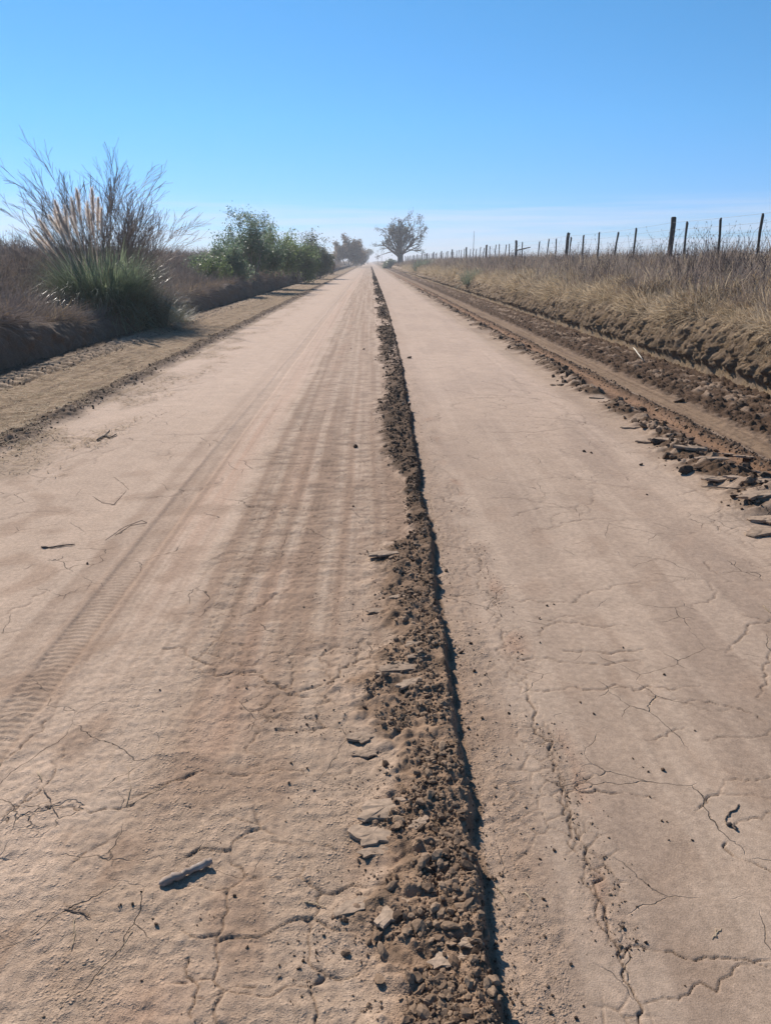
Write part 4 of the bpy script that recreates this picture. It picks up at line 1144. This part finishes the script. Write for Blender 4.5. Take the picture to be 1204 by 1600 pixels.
# the broken dropper that hangs askew in the third bay
a = AT(806, 391.5, 50.0); b = AT(828, 386.5, 49.4)
V, F = tube([tuple(a - np.array(fence.location)), tuple((a + b) / 2 - np.array(fence.location)), tuple(b - np.array(fence.location))], [.035, .04, .03], 5, rf, .15)
obj('dropper', mesh_np('dropper', V, F), M_POST, fence, label='broken dropper hanging askew in the wires')
for hgt in (.22, .42, .62, .84, 1.06, 1.27):
    P0, P1 = [], []
    pts = []
    for (ya, za), (yb, zb) in zip(posts, posts[1:]):
        for q in range(6):
            t = q / 6; sag = -.05 * math.sin(math.pi * t) + rf.gauss(0, .006)
            pts.append((FX0 + rf.gauss(0, .008), ya + (yb - ya) * t, za + (zb - za) * t + hgt + sag))
    pts.append((FX0, posts[-1][0], posts[-1][1] + hgt))
    pts = np.array(pts) - np.array(fence.location)
    V, F = seg_tubes(pts[:-1], pts[1:], np.full(len(pts) - 1, .0034), np.full(len(pts) - 1, .0034), 3)
    obj('wire', mesh_np('wire', V, F), M_WIRE, fence)

# ------------------------------------------------------------------ trees and bushes
def grow_tree(seed, stems, depth, ratio=.62, spawn=.75, wander=.12, upw=.05, ang=.55, steps=5, taper=.55, minr=.004, keep=None):
    """stems: list of (base, direction, length, radius). returns segments and the twig points leaves grow on"""
    r = random.Random(seed); P0 = []; P1 = []; A = []; B = []; tips = []
    def go(p, d, L_, rad, dep):
        for i in range(steps):
            d = (d + Vector((r.gauss(0, wander), r.gauss(0, wander), r.gauss(0, wander * .6) + upw))).normalized()
            q = p + d * (L_ / steps); r0 = max(rad * (1 - i / steps * taper), minr); r1 = max(rad * (1 - (i + 1) / steps * taper), minr)
            P0.append(p[:]); P1.append(q[:]); A.append(r0); B.append(r1); p = q
            if dep <= 1: tips.append(p[:])
            if dep > 0 and (i > 0) and r.random() < spawn:
                a = d.cross(Vector((r.gauss(0, 1), r.gauss(0, 1), r.gauss(0, 1)))).normalized()
                go(p, (d + a * math.tan(ang * r.uniform(.6, 1.35))).normalized(), L_ * ratio * r.uniform(.7, 1.15), r1 * .65, dep - 1)
    for b, d, L_, rad in stems: go(Vector(b), Vector(d).normalized(), L_, rad, depth)
    return np.array(P0), np.array(P1), np.array(A), np.array(B), np.array(tips)

def leaves_mesh(name, pts, per, spread, size, seed, elong=2.2, zmin=None):
    r = np.random.default_rng(seed); n = len(pts) * per
    c = np.repeat(pts, per, 0) + r.normal(0, spread, (n, 3))
    if zmin is not None: c = c[c[:, 2] > zmin]; n = len(c)
    u = r.normal(size=(n, 3)); u[:, 2] = u[:, 2] * .8 + .25; u /= np.linalg.norm(u, axis=1, keepdims=True)
    v = np.cross(u, r.normal(size=(n, 3))); v /= np.linalg.norm(v, axis=1, keepdims=True)
    s = size * r.uniform(.6, 1.4, (n, 1))
    V = np.stack([c - u * s, c + v * s / elong, c + u * s, c - v * s / elong], 1).reshape(-1, 3)
    return mesh_np(name, V, np.arange(n * 4).reshape(-1, 4), smooth=False)

def plant(name, base, segs, label, cat, trunk_mat, leaf=None, group=None, k=4, twig_split=None, trunk_name='trunk', rot=0):
    P0, P1, A, B, tips = segs
    root = empty(name, base, label=label, category=cat, group=group)
    if twig_split:
        m = A > twig_split
        V, F = seg_tubes(P0[m], P1[m], A[m], B[m], max(k, 5)); obj(trunk_name, mesh_np(trunk_name, V, F), trunk_mat, root)
        V, F = seg_tubes(P0[~m], P1[~m], A[~m], B[~m], 3); obj('branches', mesh_np('branches', V, F), trunk_mat, root)
    else:
        V, F = seg_tubes(P0, P1, A, B, k); obj(trunk_name, mesh_np(trunk_name, V, F), trunk_mat, root)
    if leaf:
        per, spread, size, mat, sd = leaf[:5]
        obj('crown', leaves_mesh('crown', tips, per, spread, size, sd), mat, root)
    return root

def base_at(px, dist, x=None):
    p = AT(px, 408, dist); X_ = float(p[0]) if x is None else x
    return (X_, dist, macro_z(X_, dist) if abs(X_) < 14 else 1.3)

# big bare shrub behind the pampas clump
b = base_at(156, 20.6)
rs = random.Random(4); stems = []
for i in range(44):
    a = -.95 + 1.90 * (i + .5) / 44 + rs.uniform(-.08, .08)
    tz = math.cos(a); L_ = 2.60 * (1 - .38 * abs(math.sin(a)) ** 2) * rs.uniform(.82, 1.1)
    stems.append(((rs.gauss(0, .12) + .12 * math.sin(a), rs.gauss(0, .12), -.1), (math.sin(a) * .85 + .07, rs.gauss(0, .38), tz + .15), L_ * .92, rs.uniform(.012, .022)))
plant('bare_shrub', b, grow_tree(41, stems, 3, ratio=.48, spawn=.95, wander=.035, upw=.0, ang=.33, steps=7, minr=.0036), 'big leafless shrub of fine branches rising behind the pampas grass', 'shrub', M_TWIG, k=3)

# pampas clump
pb = (AT(158, 408, 18.3)[0], 18.3, 0.18)
pampas = empty('pampas_grass', tuple(map(float, pb)), label='large green pampas grass clump with pink plumes leaning left', category='pampas grass')
def blades(name, seed, n, mat, hmin, hmax, lean_sd, droop, w, base, bias=(0, 0), squash=1.0):
    r = np.random.default_rng(seed); segs = 8
    a = r.uniform(0, 2 * np.pi, n); lean = np.abs(r.normal(0, lean_sd, n)) + .05; L_ = r.uniform(hmin, hmax, n)
    br = base * np.sqrt(r.random(n)); p = np.stack([np.cos(a) * br * 1.15, np.sin(a) * br, np.full(n, -.25)], 1)
    a = a + r.normal(0, .5, n); el = np.pi / 2 - lean; dr = droop * r.uniform(.35, 1.5, n) * (lean * .9 + .35)
    side = np.stack([-np.sin(a), np.cos(a), 0 * a], 1); V = []
    ww = w * r.uniform(.7, 1.3, n)
    for s in range(segs + 1):
        f = (1 - (s / segs) ** 2 * .92)
        V += [p - side * (ww * f)[:, None], p + side * (ww * f)[:, None]]
        d = np.stack([np.cos(a) * np.cos(el) * 1.0 + bias[0] * s / segs, np.sin(a) * np.cos(el) + bias[1] * s / segs, np.sin(el)], 1)
        p = p + d * (L_ / segs)[:, None]; el = el - dr / segs * (.4 + 1.4 * s / segs); a = a + r.normal(0, .03, n)
    V = np.stack(V, 1); nv = V.shape[1]
    base_i = (np.arange(n) * nv)[:, None]; s = np.arange(segs)[None] * 2
    F = np.stack([base_i + s, base_i + s + 1, base_i + s + 3, base_i + s + 2], -1).reshape(-1, 4)
    return mesh_np(name, V.reshape(-1, 3), F)
obj('leaves', blades('leaves', 1, 4200, M_PAMPAS, 1.35, 2.2, .40, 2.5, .0085, .58), M_PAMPAS, pampas, kind='stuff')
obj('dry_leaves', blades('dry_leaves', 2, 800, M_PAMPAS_DRY, 1.1, 2.0, .65, 2.3, .008, .75), M_PAMPAS_DRY, pampas, kind='stuff')
def plume_mesh(seed):
    """stalk along +Z of length 1 with a feathery head over the last fifth"""
    r = np.random.default_rng(seed)
    zz = np.linspace(0, 1, 7); bend = .05
    P = np.stack([bend * zz ** 2, 0 * zz, zz], 1)
    V1, F1 = seg_tubes(P[:-1], P[1:], np.full(6, .0032), np.full(6, .0028), 3)
    n = 330; t = r.random(n) ** .9; zc = .74 + .27 * t; rad = .0115 * np.sin(np.pi * np.clip(t * .93 + .07, 0, 1)) ** .7 + .002
    a = r.uniform(0, 6.28, n); c = np.stack([bend * zc ** 2 + np.cos(a) * rad * .2, np.sin(a) * rad * .2, zc], 1)
    d = np.stack([np.cos(a) * .45, np.sin(a) * .45, np.full(n, .9)], 1) ; L_ = (.020 + .035 * np.sin(np.pi * t))[:, None] * r.uniform(.7, 1.3, (n, 1))
    tip = c + d * L_ * np.array([[1, 1, 1.2]]); s = np.cross(d, r.normal(size=(n, 3))); s /= np.linalg.norm(s, axis=1, keepdims=True); s *= .0022
    V2 = np.stack([c - s, c + s, tip], 1).reshape(-1, 3)
    F2 = np.arange(n * 3).reshape(-1, 3)
    me = mesh_np('plume', np.concatenate([V1, V2]), [F1, F2 + len(V1)]); me.materials.append(M_PLUME); return me
PLM = [plume_mesh(i) for i in range(5)]
tips_ = [(43,368),(52,362),(60,372),(66,356),(58,350),(72,366),(75,342),(84,350),(80,332),(92,345),(90,318),(98,334),(104,312),(110,325),(108,345),(118,340),(124,300),(128,318),(135,330),(140,298),(146,312),(152,328),
         (165,328),(68,384),(82,372),(96,366),(60,392),(112,358)]
for i, (tx, ty) in enumerate(tips_[:3] + tips_[4:22:1]):
    t = AT(tx, ty, 18.3 + rs.uniform(-.5, .3)) - np.array(pb); f0 = np.array([rs.gauss(-.15, .18), rs.gauss(0, .2), .05])
    d = Vector(t - f0); L_ = d.length
    o = obj('plume', PLM[i % 5], None, pampas, loc=tuple(f0))
    q = d.to_track_quat('Z', 'X'); o.rotation_mode = 'QUATERNION'
    from mathutils import Quaternion
    o.rotation_quaternion = q @ Quaternion((0, 0, 1), rs.uniform(0, 6.28))
    o.scale = (L_ * .95, L_ * .95, L_)

# second, olive grass clump right of it, and green tufts
def grass_clump(px, dist, x, n, hmin, hmax, base, mat, label, w=.006, droop=1.9, lean=.5, seed=5, cat='grass clump', zadd=0.0, name='grass_clump'):
    b_ = list(base_at(px, dist, x)); b_[2] += zadd
    me = blades('grass_clump', seed, n, mat, hmin, hmax, lean, droop, w, base)
    return obj(name, me, mat, None, loc=tuple(b_), label=label, category=cat)
M_SPIKY = varied_mat('spiky_leaf', (.24, .28, .19), (.32, .35, .25), (.20, .235, .17), rough=.4, spec=.5, transl=.4, world_scale=2, rnd=False, nscale=3)
M_OLIVE = varied_mat('olive_grass', (.12, .125, .06), (.19, .175, .09), (.15, .14, .075), rough=.5, spec=.4, transl=.35, world_scale=2, rnd=False, nscale=3)
grass_clump(215, 18.8, None, 1300, .8, 1.35, .45, M_OLIVE, 'olive drooping grass clump hugging the right side of the big pampas clump', seed=6, w=.007)
grass_clump(252, 20.5, None, 900, .6, 1.1, .4, M_OLIVE, 'low olive grass clump at the ditch edge, beyond the drooping olive clump', seed=7)
grass_clump(90, 16.4, -6.35, 500, .35, .7, .35, M_PAMPAS_DRY, 'small straw yellow tuft on the low bank in front of the pampas clump', seed=8)
for (px, d, x, h, lab) in [(742, 38, None, .95, 'green spiky grass clump on the bank in front of the fence, nearer of two'), (662, 82, None, 1.6, 'grey green spiky grass clump on the bank, farther of two, toward the big tree')]:
    grass_clump(px, d, x, 420, h * .5, h * .95, h * .5, M_SPIKY, lab, w=.010 * d / 38, droop=.9, lean=.6, seed=int(d), name='spiky_grass_clump')

# green bushes
def bush(name, px, dist, x, w, h, seed, leafmat, label, n=16, depth=3, per=3, size=.05, spread=.10, top=1.0, twigr=.006, group=None, skew=0, cat='bush'):
    r = random.Random(seed); st = []
    for i in range(n):
        u = -1 + 2 * (i + .5) / n
        hh = h * (1 - .45 * abs(u) ** 2) * r.uniform(.75, 1.05)
        st.append(((u * w * .18, r.gauss(0, w * .10), -.1), (u * w * .42 / hh + skew + r.gauss(0, .06), r.gauss(0, .28), 1), hh * .80, r.uniform(.02, .04) * h / 3))
    return plant(name, base_at(px, dist, x), grow_tree(seed, st, depth, ratio=.42, spawn=.8, wander=.08, upw=.03, ang=.55, steps=6, minr=twigr), label, cat, M_TWIG, leaf=(per, spread, size, leafmat, seed), k=3, group=group)
M_LEAFB = varied_mat('bluish_leaf', (.17, .24, .135), (.23, .29, .18), (.13, .19, .115), rough=.45, spec=.5, transl=.5, world_scale=.9, rnd=False, nscale=1.2)
bush('green_bush', 345, 36, None, 2.4, 2.0, 61, M_LEAFB, 'low loose green bush, leftmost of the roadside bushes behind the brown grass lip', n=10, per=2, size=.045, spread=.14)
bush('green_bush', 330, 34, None, 1.6, 1.5, 62, M_LEAF, 'small bright green bush at the foot of the low loose bush', n=10, per=3, size=.045, depth=2)
bush('tall_bush', 392, 41, None, 3.0, 2.9, 63, M_LEAFB, 'tallest dark green bush with an open feathery top', n=15, per=2, size=.048, spread=.16)
bush('green_bush', 425, 46, None, 2.6, 2.7, 64, M_LEAF, 'dense green bush joining the tallest bush on its right', n=11, per=2, size=.055, spread=.18)
bush('rounded_bush', 462, 58, None, 3.6, 3.2, 65, M_LEAF, 'rounded bright green bush right of the tallest bush', n=12, per=2, size=.07, spread=.22, twigr=.008)
bush('rounded_bush', 488, 72, None, 3.2, 3.2, 66, M_LEAFGR, 'grey green bush with bare twig tips at the right end of the bushes', n=12, per=2, size=.08, spread=.25, twigr=.01)
bush('thicket', 507, 96, None, 2.6, 2.2, 67, M_LEAFBR, 'dry brown thicket low beside the road past the green bushes', n=12, per=1, size=.11, twigr=.012)
bush('brown_tree', 543, 205, None, 6.6, 6.0, 68, M_LEAFBR, 'hazy brown rounded tree standing by the road left of its vanishing point', n=18, per=2, size=.20, twigr=.025, spread=.3, cat='tree')
bush('brown_tree', 560, 240, None, 4.0, 4.8, 69, M_LEAFBR, 'hazy brown tree with bare tips just right of the rounded brown tree', n=14, per=1, size=.2, twigr=.025, spread=.3, cat='tree')
bush('dead_shrub', 300, 30, None, 1.0, 1.1, 70, M_WEED, 'small dead twiggy shrub on the embankment left of the green bushes', n=8, per=1, size=.012, depth=2, cat='shrub')
bush('dead_shrub', 240, 30, -9.0, .9, .55, 71, M_WEED, 'small dark dead shrub showing right behind the big bare shrub', n=8, per=3, size=.02, depth=2, cat='shrub')

M_LEAFOLD = varied_mat('dull_leaf', (.13, .13, .10), (.19, .18, .14), (.11, .105, .085), rough=.6, spec=.3, transl=.3, world_scale=.5, rnd=False, nscale=1.2)
# the big tree at the roadside
rt = random.Random(12); st = []
TB = base_at(625, 165)
for i in range(12):
    a = i * 2 * PI / 12 + rt.uniform(-.2, .2); out = rt.choice([.35, .6, .95, 1.25]) if i % 2 else rt.uniform(1.2, 2.6)
    st.append(((.25 * math.cos(a), .25 * math.sin(a), 1.6 + rt.uniform(-.3, .7)), (out * math.cos(a), out * math.sin(a), 1), rt.uniform(4.2, 5.1), rt.uniform(.15, .26)))
for i in range(34):
    st.append(((rt.gauss(0, .4), rt.gauss(0, .4), 2.0), (rt.gauss(0, .22), rt.gauss(0, .22), 1), rt.uniform(2.6, 4.4), .07))
sg = grow_tree(90, st, 3, ratio=.55, spawn=.62, wander=.13, upw=.015, ang=.55, steps=5, minr=.030)
P0, P1, A, B, tips = sg
tr = empty('big_tree', TB, label='big spreading tree with thick trunk on the bank right of the road', category='tree')
V, F = tube([(0, 0, -.6), (0, 0, .4), (.05, 0, 1.2), (0, .05, 2.1), (.03, 0, 2.6)], [.85, .62, .55, .6, .35], 12, rt, .12)
obj('trunk', mesh_np('trunk', V, F), M_TRUNK, tr)
V, F = seg_tubes(P0, P1, A, B, 4); obj('branches', mesh_np('branches', V, F), M_TRUNK, tr)
cl = tips[(np.hypot(tips[:, 0], tips[:, 1]) > 1.6) | (tips[:, 2] > 6.0)]
cl = cl[pn(cl[:, 0] / 1.1 + 7, cl[:, 2] / .9 + cl[:, 1] * .4, 88) > .02]
obj('crown', leaves_mesh('crown', cl, 2, .24, .13, 5, elong=1.6), M_LEAFOLD, tr)
bush('low_bush', 611, 172, None, 3.6, 1.5, 72, M_SPIKY, 'pale low bush at the foot of the big spreading tree', n=7, per=1, size=.16, twigr=.012, spread=.3)

# small trees far across the fields
def far_tree(px, dist, h, w, seed, label, mat=None, group=None):
    p = AT(px, 408, dist)
    x = float(p[0]); z = 1.2 if abs(x) > 14 else macro_z(x, dist)
    r = random.Random(seed); st = [((0, 0, 0), (r.gauss(0, .05), 0, 1), h * .5, h * .035)]
    for i in range(9):
        u = r.uniform(-1, 1); st.append(((0, 0, h * .35), (u * w / h * 1.1, r.gauss(0, .4), 1), h * .55 * r.uniform(.7, 1.05), h * .018))
    return plant('distant_tree', (x, dist, z), grow_tree(seed, st, 2, ratio=.5, spawn=.7, wander=.12, ang=.6, steps=4, minr=.03), label, 'tree', M_TRUNK, leaf=(5, h * .07, h * .055, mat or M_LEAFGR, seed), k=3, group=group)
far_tree(3, 300, 6.2, 4.5, 81, 'leftmost small distant tree on the horizon past the grey embankment')
far_tree(21, 300, 5.0, 5.0, 82, 'wider distant tree just right of the leftmost one on the horizon')
far_tree(42, 340, 2.9, 3.0, 83, 'tiny distant bush on the horizon nearest the pampas plumes')
far_tree(574, 420, 6.5, 3.5, 84, 'tiny hazy tree at the vanishing point of the road')
# thin mast and far poles
def pole(name, px, top, dist, r_, label, cat='pole', group=None, arm=False):
    p = AT(px, 408, dist); x = float(p[0]); z0 = macro_z(x, dist) if abs(x) < 14 else 1.3
    h = AT(px, top, dist)[2] - z0
    parts = [tube([(0, 0, -.3), (0, 0, h * .5), (.02, 0, h)], [r_, r_ * .85, r_ * .5], 6)]
    if arm: parts.append(tube([(-.8, 0, h * .94), (.8, 0, h * .94)], [.07, .07], 4))
    V, F = merge(parts)
    return obj(name, mesh_np(name, V, F), M_MAST if not arm else M_POST, None, loc=(x, dist, z0), label=label, category=cat, group=group)
pole('thin_mast', 738.5, 361, 130, .06, 'thin tall grey mast rising above the fence line right of the big tree', 'mast')
pole('utility_pole', 596, 386, 330, .10, 'hazy utility pole nearest the big tree by the vanishing road', arm=True)
pole('utility_pole', 590, 391, 420, .10, 'fainter, shorter hazy utility pole closer to the vanishing point', arm=True)

# white forked dead stalks that stand out on the right bank
def dead_stalk(px, dist, x, h, seed, label, mat):
    r = random.Random(seed)
    me = weed(seed, h, mat); sc = 1.0
    x0, y0, z0 = base_at(px, dist, x)
    o = obj('dead_stalk', me, None, None, loc=(x0, y0, z0), label=label, category='weed'); o.scale = (1.6, 1.6, 1.0); return o
dead_stalk(878, 16.5, None, 1.1, 911, 'pale forked dead stalk standing on the bank slope below the fence', M_STRAW)
dead_stalk(1174, 17.0, 9.2, .9, 912, 'dark dead weed with seed heads beside the last leaning dropper', M_WEED)
dead_stalk(1145, 18.5, 9.3, 1.1, 913, 'tall thin dead weed between the two nearest droppers', M_WEED)
dead_stalk(1005, 25.5, 9.4, .9, 914, 'forked dead weed standing just left of the thick fence post', M_WEED)
dead_stalk(33, 14.8, None, 1.6, 915, 'pale bare sapling stem standing in the left ditch before the grey grass', M_STRAW)

# ------------------------------------------------------------------ dusty air
x0, x1, y0, y1, z0, z1 = -3950, 3950, -650, 4050, -1.6, 14.5
V = np.array([(x, y, z) for x in (x0, x1) for y in (y0, y1) for z in (z0, z1)])
F = np.array([(0, 1, 3, 2), (4, 6, 7, 5), (0, 4, 5, 1), (2, 3, 7, 6), (0, 2, 6, 4), (1, 5, 7, 3)])
m, N, L = new_mat('dusty_air')
pv = N.new('ShaderNodeVolumePrincipled')
pv.inputs['Color'].default_value = (.90, .92, .97, 1)
pv.inputs['Density'].default_value = .0010
pv.inputs['Anisotropy'].default_value = .3
o_ = N.new('ShaderNodeOutputMaterial'); L.new(pv.outputs[0], o_.inputs['Volume'])
obj('haze', mesh_np('haze', V, F, smooth=False), m, kind='stuff', label='thin dust haze lying over the road')
